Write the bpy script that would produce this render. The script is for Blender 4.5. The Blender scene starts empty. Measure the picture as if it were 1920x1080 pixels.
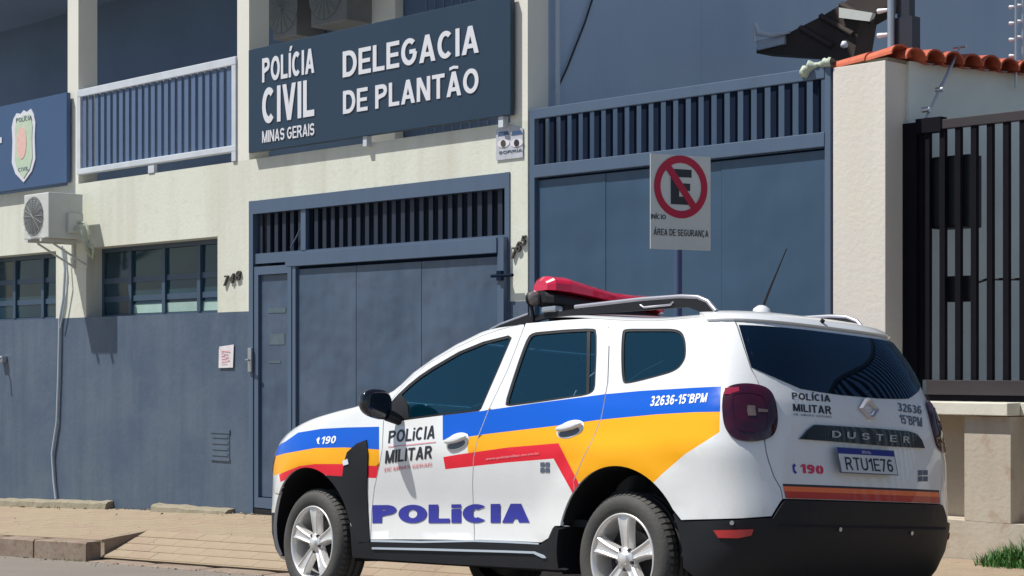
import bpy, bmesh, math, random
import numpy as np
from mathutils import Vector, Matrix
from mathutils.bvhtree import BVHTree
from mathutils.geometry import delaunay_2d_cdt
rnd = random.Random(7)
S = bpy.context.scene
C = S.collection

# ------------------------------------------------------------------ camera, sky, sun
FPX, HZ, YAW = 3400.0, 685.0, math.radians(46.6)
cY, sY = math.cos(YAW), math.sin(YAW)
CAM = Vector((0, 0, 1.5))
cd = bpy.data.cameras.new('camera'); cam = bpy.data.objects.new('camera', cd); C.objects.link(cam)
cam.location = CAM; cam.rotation_euler = (math.radians(90), 0, YAW)
cd.sensor_width = 36; cd.lens = 36*FPX/1920; cd.shift_y = (HZ-540)/1920
cd.clip_start = 0.1; cd.clip_end = 3000
S.camera = cam
SUN = Vector((.44, .50, -1.135)).normalized()
w = bpy.data.worlds.new('World'); S.world = w; w.use_nodes = True
nt = w.node_tree; bg = nt.nodes['Background']
sky = nt.nodes.new('ShaderNodeTexSky'); sky.sky_type = 'NISHITA'; sky.sun_disc = False
sky.sun_elevation = math.asin(-SUN.z); sky.sun_rotation = math.atan2(-SUN.x, -SUN.y)
sky.air_density = 1.0; sky.dust_density = .6; sky.ozone_density = 1.5
nt.links.new(sky.outputs[0], bg.inputs[0]); bg.inputs[1].default_value = .08
sl = bpy.data.lights.new('sun', 'SUN'); sl.energy = 4.8; sl.angle = math.radians(.6); sl.color = (1, .96, .88)
so = bpy.data.objects.new('sun', sl); C.objects.link(so)
so.rotation_euler = SUN.to_track_quat('-Z', 'Y').to_euler(); so.location = (-8, -10, 20)
S.view_settings.view_transform = 'Standard'; S.view_settings.look = 'None'
S.view_settings.gamma = 1; S.view_settings.use_curve_mapping = False
S.view_settings.exposure = .22

def ray(u, v):
    t = (u-960)/FPX; k = (HZ-v)/FPX
    return Vector((cY*t-sY, sY*t+cY, k))
def W(u, v, n):                       # point of the plane y = n seen at a pixel of the 1920 px photograph
    r = ray(u, v); return CAM + r*(n/r.y)
def Wx(u, v, x):                      # same for a plane x = const
    r = ray(u, v); return CAM + r*(x/r.x)

# ------------------------------------------------------------------ materials
def srgb(*c):
    return tuple(((x/255)/12.92 if x/255 <= .04045 else ((x/255+.055)/1.055)**2.4) for x in c)
def mat(name, col, rough=.6, metal=0., var=0., vscale=2.0, vcol=None, bump=0., bscale=40., spec=.5, coat=0.,
        streak=0., scol=None, sscale=(6, 6, .5), trans=0., speck=0., spcol=None, spscale=60, wav=0., wavscale=1.5):
    m = bpy.data.materials.new(name); m.use_nodes = True; n = m.node_tree; N = n.nodes; L = n.links
    b = N['Principled BSDF']; b.inputs['Roughness'].default_value = rough; b.inputs['Metallic'].default_value = metal
    b.inputs['Specular IOR Level'].default_value = spec; b.inputs['Coat Weight'].default_value = coat
    b.inputs['Coat Roughness'].default_value = .03
    b.inputs['Base Color'].default_value = (*col, 1)
    tc = N.new('ShaderNodeTexCoord'); out = None
    def mix(fac, a, c2):
        x = N.new('ShaderNodeMix'); x.data_type = 'RGBA'
        L.new(fac, x.inputs[0])
        if isinstance(a, tuple): x.inputs[6].default_value = (*a, 1)
        else: L.new(a, x.inputs[6])
        x.inputs[7].default_value = (*c2, 1); return x.outputs[2]
    def noise(scale, detail=5, rgh=.6, vec=None, lo=.35, hi=.65, amt=1.):
        t = N.new('ShaderNodeTexNoise'); t.inputs['Scale'].default_value = scale; t.inputs['Detail'].default_value = detail
        t.inputs['Roughness'].default_value = rgh; L.new(vec or tc.outputs['Object'], t.inputs['Vector'])
        r = N.new('ShaderNodeMapRange'); r.inputs[1].default_value = lo; r.inputs[2].default_value = hi
        r.inputs[4].default_value = amt; L.new(t.outputs[0], r.inputs[0]); return r.outputs[0], t.outputs[0]
    cur = col
    if var: cur = mix(noise(vscale, amt=var)[0], cur, vcol or tuple(x*.6 for x in col))
    if streak:
        mp = N.new('ShaderNodeMapping'); mp.inputs['Scale'].default_value = sscale; L.new(tc.outputs['Object'], mp.inputs[0])
        cur = mix(noise(1., vec=mp.outputs[0], lo=.45, hi=.75, amt=streak)[0], cur, scol or tuple(x*.5 for x in col))
    if speck: cur = mix(noise(spscale, detail=2, lo=.58, hi=.66, amt=speck)[0], cur, spcol or tuple(x*.4 for x in col))
    if not isinstance(cur, tuple): L.new(cur, b.inputs['Base Color'])
    nrm = None
    if wav:
        bp = N.new('ShaderNodeBump'); bp.inputs['Strength'].default_value = wav; bp.inputs['Distance'].default_value = .05
        L.new(noise(wavscale, detail=2)[1], bp.inputs['Height']); nrm = bp.outputs[0]
    if bump:
        bp = N.new('ShaderNodeBump'); bp.inputs['Strength'].default_value = bump; bp.inputs['Distance'].default_value = .01
        L.new(noise(bscale)[1], bp.inputs['Height'])
        if nrm: L.new(nrm, bp.inputs['Normal'])
        nrm = bp.outputs[0]
    if nrm: L.new(nrm, b.inputs['Normal'])
    return m
M = {}
M['cream'] = mat('cream_paint', (.67, .69, .61), .85, var=.35, vscale=1.3, vcol=(.60, .60, .51), bump=.25, bscale=25, streak=.5, scol=(.47, .45, .37), sscale=(3, 3, .3), speck=.15, spcol=(.45, .42, .34), spscale=9)
M['column'] = mat('column_paint', (.74, .73, .66), .85, var=.25, vscale=2, bump=.15, bscale=30, vcol=(.62, .61, .55))
M['dado'] = mat('dado_paint', (.062, .096, .152), .55, var=.9, vscale=1.6, vcol=(.098, .132, .182), bump=.35, bscale=16, streak=.6, scol=(.046, .076, .122), sscale=(7, 7, .45), speck=.3, spcol=(.10, .135, .18), spscale=3.5)
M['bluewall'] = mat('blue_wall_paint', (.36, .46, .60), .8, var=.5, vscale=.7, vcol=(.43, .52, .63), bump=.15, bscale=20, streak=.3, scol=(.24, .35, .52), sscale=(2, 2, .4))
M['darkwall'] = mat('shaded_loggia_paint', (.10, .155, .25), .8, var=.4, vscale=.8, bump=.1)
M['gate'] = mat('gate_paint', (.048, .080, .135), .40, var=.75, vscale=1.1, vcol=(.085, .118, .178), streak=.45, scol=(.034, .06, .105), sscale=(5, 5, .5), wav=.8, wavscale=1.8, speck=.15, spscale=8)
M['gate2'] = mat('gate_sheet_paint', (.032, .073, .130), .42, var=.55, vscale=.9, vcol=(.048, .092, .152), streak=.4, scol=(.023, .052, .10), sscale=(4, 4, .4), wav=.8, wavscale=1.3)
M['gframe'] = mat('gate_frame_paint', (.078, .118, .185), .45, var=.35, vscale=3, vcol=(.075, .115, .19), streak=.2)
M['darkbar'] = mat('dark_blue_bar_paint', (.006, .014, .035), .85, spec=.1, var=.4, vscale=4)
M['grillebar'] = mat('navy_slat_paint', (.012, .02, .042), .55, var=.5, vscale=4, vcol=(.006, .012, .03))
M['sign'] = mat('sign_blue', (.012, .034, .066), .45, var=.35, vscale=.9, vcol=(.017, .042, .078), wav=.1)
M['sign2'] = mat('sign_blue_light', (.042, .09, .195), .45, var=.3, vscale=.9, vcol=(.05, .10, .215), wav=.1)
M['letter'] = mat('letter_white', (.68, .69, .74), .5, var=.2, vscale=6, vcol=(.68, .68, .74))
M['railw'] = mat('rail_white_paint', (.60, .64, .70), .5, var=.3, vscale=5)
M['railbar'] = mat('rail_blue_paint', (.10, .155, .27), .5, var=.3, vscale=4, vcol=(.075, .12, .22))
M['black'] = mat('black_plastic', (.010, .011, .015), .55, bump=.15, bscale=300, var=.4, vscale=5, vcol=(.018, .018, .022), spec=.3)
M['blackg'] = mat('black_gloss', (.01, .012, .02), .15, coat=.5)
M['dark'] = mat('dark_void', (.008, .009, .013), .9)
M['rubber'] = mat('tyre_rubber', (.045, .045, .045), .75, bump=.3, bscale=60, var=.5, vscale=6, vcol=(.085, .08, .072))
M['alloy'] = mat('alloy_silver', (.78, .77, .76), .36, metal=.55, var=.2, vscale=8)
M['alloyd'] = mat('alloy_dark', (.06, .058, .065), .5, metal=.5)
M['chrome'] = mat('rail_silver', (.45, .45, .50), .35, metal=.6)
M['white'] = mat('car_white_paint', (.76, .78, .80), .3, coat=.9, var=.3, vscale=2.2, vcol=(.68, .69, .69), streak=.2, scol=(.60, .58, .54), sscale=(3, 3, .5), speck=.12, spcol=(.55, .52, .47), spscale=70)
M['cblue'] = mat('livery_blue', (.0, .095, .56), .35, coat=.25, spec=.3)
M['cyel'] = mat('livery_yellow', (.90, .40, .002), .35, coat=.25, spec=.3)
M['cred'] = mat('livery_red', (.74, .012, .035), .35, coat=.25, spec=.3)
M['corange'] = mat('livery_orange_reflective', (.85, .17, .045), .35, coat=.4)
M['cdred'] = mat('livery_dark_red', (.50, .035, .02), .35, coat=.4)
M['ink'] = mat('decal_black', (.02, .022, .035), .45)
M['inkb'] = mat('decal_navy', (.03, .035, .32), .4)
M['inkg'] = mat('decal_grey', (.10, .13, .18), .5)
M['inkr'] = mat('decal_red', (.62, .03, .10), .45)
M['inkp'] = mat('decal_pink', (.72, .28, .32), .45)
M['inkw'] = mat('decal_white', (.75, .8, .9), .45)
M['taill'] = mat('tail_lamp_red', (.045, .002, .012), .12, coat=.6, spec=.4, var=.7, vscale=12, vcol=(.012, .001, .012))
M['taill2'] = mat('tail_lamp_glint_red', (.30, .012, .04), .12, coat=1.)
M['reflr'] = mat('reflector_red', (.42, .02, .025), .2, coat=.6)
M['lampc'] = mat('lamp_clear', (.20, .17, .16), .3, metal=.2, coat=.5)
M['lbar'] = mat('light_bar_red', (.62, .008, .045), .18, coat=1., spec=.6)
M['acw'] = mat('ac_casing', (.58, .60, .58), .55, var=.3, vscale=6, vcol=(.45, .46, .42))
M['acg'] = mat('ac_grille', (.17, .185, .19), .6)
M['acshade'] = mat('shaded_ac_casing', (.20, .20, .20), .7, var=.4, vscale=6)  # casing colour darkened to stand for the loggia shade
M['acg2'] = mat('fan_wire', (.30, .31, .31), .6)
M['steel'] = mat('galvanised_steel', (.5, .52, .56), .35, metal=.8, var=.3, vscale=6)
M['pipe'] = mat('conduit_grey', (.42, .48, .56), .5)
M['concrete'] = mat('weathered_concrete', (.27, .235, .175), .9, var=.7, vscale=5, vcol=(.22, .20, .14), bump=.8, bscale=18, speck=.5, spcol=(.12, .12, .06), spscale=22)
M['kerb'] = mat('kerb_stone', (.27, .215, .17), .9, var=.7, vscale=4, vcol=(.20, .13, .10), bump=.8, bscale=16, speck=.5, spcol=(.10, .11, .05), spscale=14)
M['paver'] = mat('paver', (.335, .265, .185), .9, var=.8, vscale=1.1, vcol=(.26, .20, .135), bump=.5, bscale=50, speck=.3, spcol=(.30, .23, .16), spscale=30)
M['paver2'] = mat('paver_rosy', (.33, .25, .18), .9, var=.8, vscale=1.1, vcol=(.26, .19, .135), bump=.5, bscale=50, speck=.3, spscale=30)
M['mortar'] = mat('paver_joint', (.32, .25, .175), .95, bump=.5, bscale=50, var=.6, vcol=(.25, .195, .13))
M['asphalt'] = mat('asphalt', (.20, .175, .155), .9, var=.6, vscale=1.2, vcol=(.25, .22, .185), bump=.9, bscale=90, speck=.45, spcol=(.09, .085, .08), spscale=140)
M['grass'] = mat('grass_blade', (.06, .13, .02), .6, var=.9, vscale=25, vcol=(.20, .17, .07))
M['grassb'] = mat('bright_grass_blade', (.015, .15, .015), .6, var=.9, vscale=22, vcol=(.07, .13, .025))
M['pillar'] = mat('pillar_paint', (.68, .64, .60), .85, var=.45, vscale=1.6, vcol=(.70, .66, .53), bump=.3, bscale=25, streak=.2, scol=(.5, .45, .4))
M['beige'] = mat('beige_wall_paint', (.50, .45, .38), .85, var=.5, vscale=3, vcol=(.44, .39, .31), bump=.3, bscale=30, streak=.35, scol=(.32, .24, .18), speck=.3, spcol=(.3, .16, .1), spscale=7)
M['coping'] = mat('coping_stone', (.70, .68, .58), .7, var=.3, vscale=4, bump=.2, bscale=40)
M['yardwall'] = mat('yard_wall_white', (.70, .76, .72), .85, var=.4, vscale=1.5, vcol=(.5, .55, .56), bump=.2, bscale=20)
M['fence'] = mat('fence_dark_paint', (.006, .006, .010), .8, var=.4, vscale=5, vcol=(.012, .010, .014), spec=.1)
M['fencer'] = mat('fence_rail_brown', (.04, .032, .036), .5, var=.4, vscale=5)
M['tile'] = mat('clay_tile', (.58, .135, .06), .75, var=.8, vscale=7, vcol=(.36, .07, .04), bump=.5, bscale=40)
M['roofd'] = mat('dark_roof_timber', (.035, .028, .026), .85, var=.6, vscale=4, vcol=(.06, .04, .035))
M['winframe'] = mat('window_frame_paint', (.045, .082, .135), .45, var=.3, vscale=4)
M['glassd'] = mat('window_glass_dark', (.012, .035, .06), .12, spec=.35, var=.6, vscale=1.6, vcol=(.022, .07, .085))
M['palepane'] = mat('pale_green_pane', (.36, .50, .44), .35, var=.5, vscale=6, vcol=(.26, .38, .36))  # paler green colour for part of the lowest panes
M['eyesheet'] = mat('faded_notice', (.52, .54, .60), .6, var=.5, vscale=12)
M['paper'] = mat('paper', (.74, .70, .73), .7, var=.3, vscale=9)
M['brown'] = mat('iron_number_brown', (.06, .055, .05), .6)
M['lampin'] = mat('lamp_inner_reflector', (.13, .10, .10), .5)
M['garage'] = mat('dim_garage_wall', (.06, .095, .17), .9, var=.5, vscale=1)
M['doorsheen'] = mat('door_reflection', (.095, .14, .17), .6, var=.6, vscale=9)
M['signw'] = mat('traffic_sign_white', (.60, .64, .64), .45, var=.25, vscale=4, vcol=(.42, .46, .47))
M['signr'] = mat('traffic_sign_red', (.42, .008, .05), .45, var=.3, vscale=9, vcol=(.5, .01, .03))
M['signk'] = mat('traffic_sign_black', (.02, .025, .035), .5)
M['pole'] = mat('sign_pole_paint', (.05, .07, .16), .5)
M['cloth'] = mat('rag_cloth', (.50, .56, .46), .9, var=.6, vscale=30, bump=.5)
M['seat'] = mat('seat_fabric', (.07, .075, .085), .9, bump=.3)
M['plateb'] = mat('plate_blue', (.012, .02, .22), .4)
M['platew'] = mat('plate_white', (.58, .60, .62), .4)
M['badgeg'] = mat('badge_green', (.45, .58, .42), .5, var=.6, vscale=14, vcol=(.6, .66, .55))
M['badger'] = mat('badge_pink', (.78, .42, .38), .5, var=.6, vscale=20, vcol=(.7, .62, .55))
def glassmat(name, tint, refl, dif, gl, dm):
    m = bpy.data.materials.new(name); m.use_nodes = True; n = m.node_tree; N = n.nodes; L = n.links
    N.remove(N['Principled BSDF']); o = N['Material Output']
    t = N.new('ShaderNodeBsdfTransparent'); t.inputs[0].default_value = (*tint, 1)
    g = N.new('ShaderNodeBsdfGlossy'); g.inputs['Roughness'].default_value = .02; g.inputs[0].default_value = (*gl, 1)
    d = N.new('ShaderNodeBsdfDiffuse'); d.inputs[0].default_value = (*dif, 1)
    f = N.new('ShaderNodeFresnel'); f.inputs[0].default_value = refl
    mx0 = N.new('ShaderNodeMixShader'); mx0.inputs[0].default_value = dm; L.new(t.outputs[0], mx0.inputs[1]); L.new(d.outputs[0], mx0.inputs[2])
    mx = N.new('ShaderNodeMixShader'); L.new(f.outputs[0], mx.inputs[0]); L.new(mx0.outputs[0], mx.inputs[1]); L.new(g.outputs[0], mx.inputs[2])
    L.new(mx.outputs[0], o.inputs[0]); return m
M['cglass'] = glassmat('tinted_car_glass', (.34, .58, .66), 1.7, (.003, .045, .08), (.5, .85, 1), .30)
M['rglass'] = glassmat('dark_rear_glass', (.03, .06, .10), 1.55, (.003, .012, .03), (.6, .8, 1), .5)

# ------------------------------------------------------------------ mesh helpers
class MB:
    def __init__(s): s.v = []; s.f = []; s.m = []; s.sm = []
    def add(s, vs, fs, m=0, smooth=False):
        b = len(s.v); s.v += [tuple(p) for p in vs]
        for f in fs: s.f.append([i+b for i in f]); s.m.append(m); s.sm.append(smooth)
        return s
    def box(s, x0, x1, y0, y1, z0, z1, m=0, bev=0.):
        if bev <= 0:
            v = [(x, y, z) for z in (z0, z1) for y in (y0, y1) for x in (x0, x1)]
            return s.add(v, [(0, 2, 3, 1), (4, 5, 7, 6), (0, 1, 5, 4), (2, 6, 7, 3), (0, 4, 6, 2), (1, 3, 7, 5)], m)
        bm = bmesh.new(); bmesh.ops.create_cube(bm, size=1)
        for q in bm.verts: q.co = Vector(((x0+x1)/2+q.co.x*(x1-x0), (y0+y1)/2+q.co.y*(y1-y0), (z0+z1)/2+q.co.z*(z1-z0)))
        bmesh.ops.bevel(bm, geom=bm.edges[:], offset=bev, segments=2, profile=.6, affect='EDGES')
        bm.verts.index_update(); s.add([q.co[:] for q in bm.verts], [[q.index for q in f.verts] for f in bm.faces], m); bm.free(); return s
    def prism(s, pts, d, m=0, smooth=False):      # pts: planar loop of 3D points, d: extrusion vector
        n = len(pts); a = [Vector(p) for p in pts]; d = Vector(d); b = [p+d for p in a]
        s.add(a+b, [list(range(n))[::-1], list(range(n, 2*n))] + [(i, (i+1) % n, n+(i+1) % n, n+i) for i in range(n)], m, smooth); return s
    def tube(s, pts, r, n=8, m=0, cap=True, smooth=True):
        P = [Vector(p) for p in pts]; rs = r if isinstance(r, (list, tuple)) else [r]*len(P)
        vs = []; up = Vector((0, 0, 1))
        t0 = (P[1]-P[0]).normalized(); a = t0.cross(up)
        if a.length < .05: a = t0.cross(Vector((1, 0, 0)))
        a.normalize()
        for i, p in enumerate(P):
            t = (P[min(i+1, len(P)-1)]-P[max(i-1, 0)]).normalized()
            a = (a - t*a.dot(t)).normalized(); b = t.cross(a)
            for k in range(n):
                an = 2*math.pi*k/n; vs.append(p+(a*math.cos(an)+b*math.sin(an))*rs[i])
        fs = [(i*n+k, i*n+(k+1) % n, (i+1)*n+(k+1) % n, (i+1)*n+k) for i in range(len(P)-1) for k in range(n)]
        s.add(vs, fs, m, smooth)
        if cap:
            s.add(vs[:n], [list(range(n))[::-1]], m); s.add(vs[-n:], [list(range(n))], m)
        return s
    def lathe(s, prof, c, ax='Y', n=32, m=0, smooth=True):  # prof: (radius, along)
        vs = []
        for r, h in prof:
            for k in range(n):
                a = 2*math.pi*k/n
                if ax == 'Y': vs.append((c[0]+r*math.cos(a), c[1]+h, c[2]+r*math.sin(a)))
                elif ax == 'Z': vs.append((c[0]+r*math.cos(a), c[1]+r*math.sin(a), c[2]+h))
                else: vs.append((c[0]+h, c[1]+r*math.cos(a), c[2]+r*math.sin(a)))
        fs = [(i*n+k, i*n+(k+1) % n, (i+1)*n+(k+1) % n, (i+1)*n+k) for i in range(len(prof)-1) for k in range(n)]
        return s.add(vs, fs, m, smooth)
    def mesh(s, name, mats):
        me = bpy.data.meshes.new(name); me.from_pydata(s.v, [], s.f)
        for q in mats: me.materials.append(M[q])
        me.polygons.foreach_set('material_index', s.m); me.polygons.foreach_set('use_smooth', s.sm)
        bm = bmesh.new(); bm.from_mesh(me); bmesh.ops.recalc_face_normals(bm, faces=bm.faces[:]); bm.to_mesh(me); bm.free()
        me.update(); return me
def link(name, me, parent=None, loc=None):
    o = bpy.data.objects.new(name, me); C.objects.link(o)
    if loc is not None: o.location = loc
    if parent is not None:
        o.parent = parent
        if parent.get('wr'): o.matrix_parent_inverse = Matrix.Translation(-parent.location)
    return o
def part(name, mb, mats, parent, label=None, kind=None):
    mats = [mats] if isinstance(mats, str) else mats
    o = link(name, mb.mesh(name, mats), parent)
    if label: o['label'] = label
    if kind: o['kind'] = kind
    return o
def thing(name, label, cat, loc, group=None):
    o = bpy.data.objects.new(name, None); o.empty_display_size = .2; C.objects.link(o); o.location = loc; o['wr'] = 1
    o['label'] = label; o['category'] = cat
    if group: o['group'] = group
    return o
def solo(name, mb, mats, label, cat, group=None):
    o = part(name, mb, mats, None); o['label'] = label; o['category'] = cat
    if group: o['group'] = group
    return o
def setting(name, mb, mats):
    o = part(name, mb, mats, None); o['kind'] = 'structure'; return o
_tc = {}
# a plain bold grotesque drawn from strokes (cap height 1)
def glyph(ch, T):
    h = T/2; P = []; t = h
    def st(pts):                                # stroked centre line with mitred joints
        pts = [p for i, p in enumerate(pts) if i == 0 or math.hypot(p[0]-pts[i-1][0], p[1]-pts[i-1][1]) > 1e-4]
        n = len(pts); Lf = []; Rt = []
        cl = n > 2 and pts[0] == pts[-1]
        for i in range(n):
            a = pts[i-1] if i else (pts[-2] if cl else None); b = pts[i]; c = pts[i+1] if i < n-1 else (pts[1] if cl else None)
            d1 = (b[0]-a[0], b[1]-a[1]) if a else (c[0]-b[0], c[1]-b[1]); d2 = (c[0]-b[0], c[1]-b[1]) if c else d1
            l1 = math.hypot(*d1); l2 = math.hypot(*d2); n1 = (-d1[1]/l1, d1[0]/l1); n2 = (-d2[1]/l2, d2[0]/l2)
            m = (n1[0]+n2[0], n1[1]+n2[1]); l = math.hypot(*m) or 1; m = (m[0]/l, m[1]/l); k = h/max(.4, m[0]*n1[0]+m[1]*n1[1])
            Lf.append((b[0]+m[0]*k, b[1]+m[1]*k)); Rt.append((b[0]-m[0]*k, b[1]-m[1]*k))
        for i in range(n-1): P.append([Rt[i], Rt[i+1], Lf[i+1], Lf[i]])
    def arc(cx, cy, rx, ry, a0, a1, n=18): return [(cx+rx*math.cos(math.radians(a0+(a1-a0)*i/n)), cy+ry*math.sin(math.radians(a0+(a1-a0)*i/n))) for i in range(n+1)]
    def bar(x0, y0, x1, y1): P.append([(x0, y0), (x1, y0), (x1, y1), (x0, y1)])
    def para(x0, y0, x1, y1, k=1.08):
        q = h*k; P.append([(x0-q, y0), (x0+q, y0), (x1+q, y1), (x1-q, y1)])
    w = .70
    base = {'Í': 'I', 'Á': 'A', 'Ã': 'A', 'Ç': 'C', 'i': 'i'}.get(ch, ch)
    if base == 'A':
        w = .76; para(h*1.1, 0, w/2, 1); para(w-h*1.1, 0, w/2, 1); bar(w*.24, .2, w*.76, .2+T*.9)
    elif base == 'B':
        w = .69; bar(0, 0, T, 1); st([(h, 1-t), (w*.52, 1-t)]+arc(w*.52, .755, w*.40-h*.9, .245-t, 90, -90)+[(h, .51)]); st([(h, .51), (w*.54, .51)]+arc(w*.54, .51/2+t/2, w*.46-h, (.51-t)/2, 90, -90)+[(h, t)])
    elif base == 'C': w = .72; st(arc(w/2, .5, w/2-h, .5-t, 48, 312, 30))
    elif base == 'G': w = .76; st(arc(w/2, .5, w/2-h, .5-t, 48, 325, 30)+[(w-h, .5-.02)]); bar(w*.52, .42, w-T*.4, .42+T*.85)
    elif base == 'D': w = .72; bar(0, 0, T, 1); st([(h, 1-t), (w*.42, 1-t)]+arc(w*.42, .5, w*.58-h, .5-t, 90, -90, 24)+[(h, t)])
    elif base == 'E': w = .62; bar(0, 0, T, 1); bar(T*.5, 1-T*.9, w, 1); bar(T*.5, 0, w, T*.9); bar(T*.5, .5-T*.42, w*.93, .5+T*.42)
    elif base == 'H': w = .70; bar(0, 0, T, 1); bar(w-T, 0, w, 1); bar(T*.5, .5-T*.42, w-T*.5, .5+T*.42)
    elif base == 'I': w = T
    elif base == 'L': w = .58; bar(0, 0, T, 1); bar(T*.5, 0, w, T*.9)
    elif base == 'M': w = .84; bar(0, 0, T, 1); bar(w-T, 0, w, 1); para(w/2, 0, h*1.2, 1, 1.0); para(w/2, 0, w-h*1.2, 1, 1.0)
    elif base == 'N': w = .72; bar(0, 0, T, 1); bar(w-T, 0, w, 1); para(w-h*1.2, 0, h*1.2, 1, 1.15)
    elif base in 'O0':
        w = .78 if base == 'O' else .58; st(arc(w/2, .5, w/2-h, .5-t, 0, 360, 36)[:-1]+[(w-h, .5)])
    elif base in 'PR':
        w = .67 if base == 'P' else .73; bar(0, 0, T, 1); st([(h, 1-t), (.38, 1-t)]+arc(.38, .72, .66-.38-h, .28-t, 90, -90)+[(h, .44)])
        if base == 'R': para(w-h*1.1, 0, .40, .50, 1.15)
    elif base == 'S':
        w = .66; ry = (.5-t)/2+.01; st(arc(w/2, 1-t-ry, w/2-h, ry, 20, 265, 20)+arc(w/2, t+ry, w/2-h, ry, 85, -160, 20))
    elif base == 'T': w = .66; bar(0, 1-T*.9, w, 1); bar(w/2-h, 0, w/2+h, 1)
    elif base == 'U': w = .70; st([(h, 1), (h, .36)]+arc(w/2, .36, w/2-h, .36-t, 180, 360)+[(w-h, 1)])
    elif base == 'V': w = .72; para(w/2, 0, h*1.1, 1); para(w/2, 0, w-h*1.1, 1)
    elif base == 'i': w = T; bar(0, 0, T, .74); bar(0, 1-T*.75, T, 1)
    elif base == '1': w = .40; bar(w-T, 0, w, 1); P.append([(0, .62), (w-T, .76), (w-T, .995), (0, .80)])
    elif base == '2': w = .58; st(arc(w/2, .70, w/2-h, .30-t, 165, -28, 18)+[(h*1.3, t+.03)]); bar(0, 0, w, T*.9)
    elif base == '3':
        w = .58; st(arc(w*.47, .745, w*.48-h, .255-t, 160, -80, 18)); st(arc(w*.47, .28, w*.53-h, .28-t, 85, -155, 20)); bar(w*.32, .5-T*.42, w*.55, .5+T*.42)
    elif base == '4': w = .60; bar(w*.82-T, 0, w*.82, 1); bar(0, .24, w, .24+T*.85); P.append([(0, .30), (T*1.1, .30), (w*.82-T*.1, 1), (w*.82-T, 1)])
    elif base == '5': w = .58; bar(w*.12, 1-T*.9, w*.94, 1); P.append([(w*.04, .46), (w*.04+T, .46), (w*.12+T, 1), (w*.12, 1)]); st(arc(w*.46, .33, w*.54-h, .33-t, 140, -150, 22))
    elif base == '6': w = .59; st(arc(w/2, .32, w/2-h, .32-t, 0, 360, 26)[:-1]+[(w-h, .32)]); st(arc(w*.56, .5, w*.56-h, .5-t, 50, 180, 16))
    elif base == '9': w = .59; st(arc(w/2, .68, w/2-h, .32-t, 0, 360, 26)[:-1]+[(w-h, .68)]); st(arc(w*.44, .5, w*.56-h, .5-t, -130, 0, 16))
    elif base == '7': w = .57; bar(0, 1-T*.9, w, 1); para(w*.30, 0, w-h*1.1, 1-T*.5, 1.05)
    elif base == '8': w = .59; st(arc(w/2, .74, w*.46-h, .26-t, 0, 360, 24)[:-1]+[(w*.96-h, .74)]); st(arc(w/2, .28, w/2-h, .28-t, 0, 360, 24)[:-1]+[(w-h, .28)])
    elif base == '-': w = .34; bar(0, .34, w, .34+T*.8)
    elif base == '°': w = .30; hh = h; h = .045; st(arc(.15, .85, .10, .10, 0, 360, 16)[:-1]+[(.25, .85)]); h = hh
    elif base == ' ': return .24, []
    if base == 'I': bar(0, 0, T, 1)
    if ch in 'ÍÁ': P.append([(w/2-.04, 1.07), (w/2+.10, 1.07), (w/2+.22, 1.27), (w/2+.03, 1.27)])
    if ch == 'Ã': st([(w*.22, 1.10), (w*.34, 1.16), (w*.5, 1.13), (w*.66, 1.10), (w*.78, 1.16)]) if T < .14 else P.extend([[(w*.2, 1.07), (w*.48, 1.12), (w*.48, 1.24), (w*.2, 1.19)], [(w*.48, 1.12), (w*.8, 1.09), (w*.8, 1.20), (w*.48, 1.24)]])
    if ch == 'Ç': bar(w*.45, -.2, w*.45+T*.8, 0.02)
    return w, P
GLY = set('ABCDEGHILMNOPRSTUVÍÁÃÇi0123456789-° ')
def union(P):
    V = []; E = []
    for q in P:
        b = len(V); V += [Vector(p) for p in q]; E += [(b+i, b+(i+1) % len(q)) for i in range(len(q))]
    vo, eo, fo, *_ = delaunay_2d_cdt(V, E, [], 0, 1e-4)
    out = []
    for f in fo:
        if len(f) != 3: continue
        cx = sum(vo[i].x for i in f)/3; cy = sum(vo[i].y for i in f)/3
        ok = False
        for q in P:
            sg = 0; ins = True
            for i in range(len(q)):
                a_, b_ = q[i], q[(i+1) % len(q)]; cr_ = (b_[0]-a_[0])*(cy-a_[1])-(b_[1]-a_[1])*(cx-a_[0])
                if abs(cr_) < 1e-12: continue
                if sg == 0: sg = 1 if cr_ > 0 else -1
                elif (cr_ > 0) != (sg > 0): ins = False; break
            if ins: ok = True; break
        if ok: out.append(tuple(f))
    return [(p.x, p.y) for p in vo], out
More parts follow.
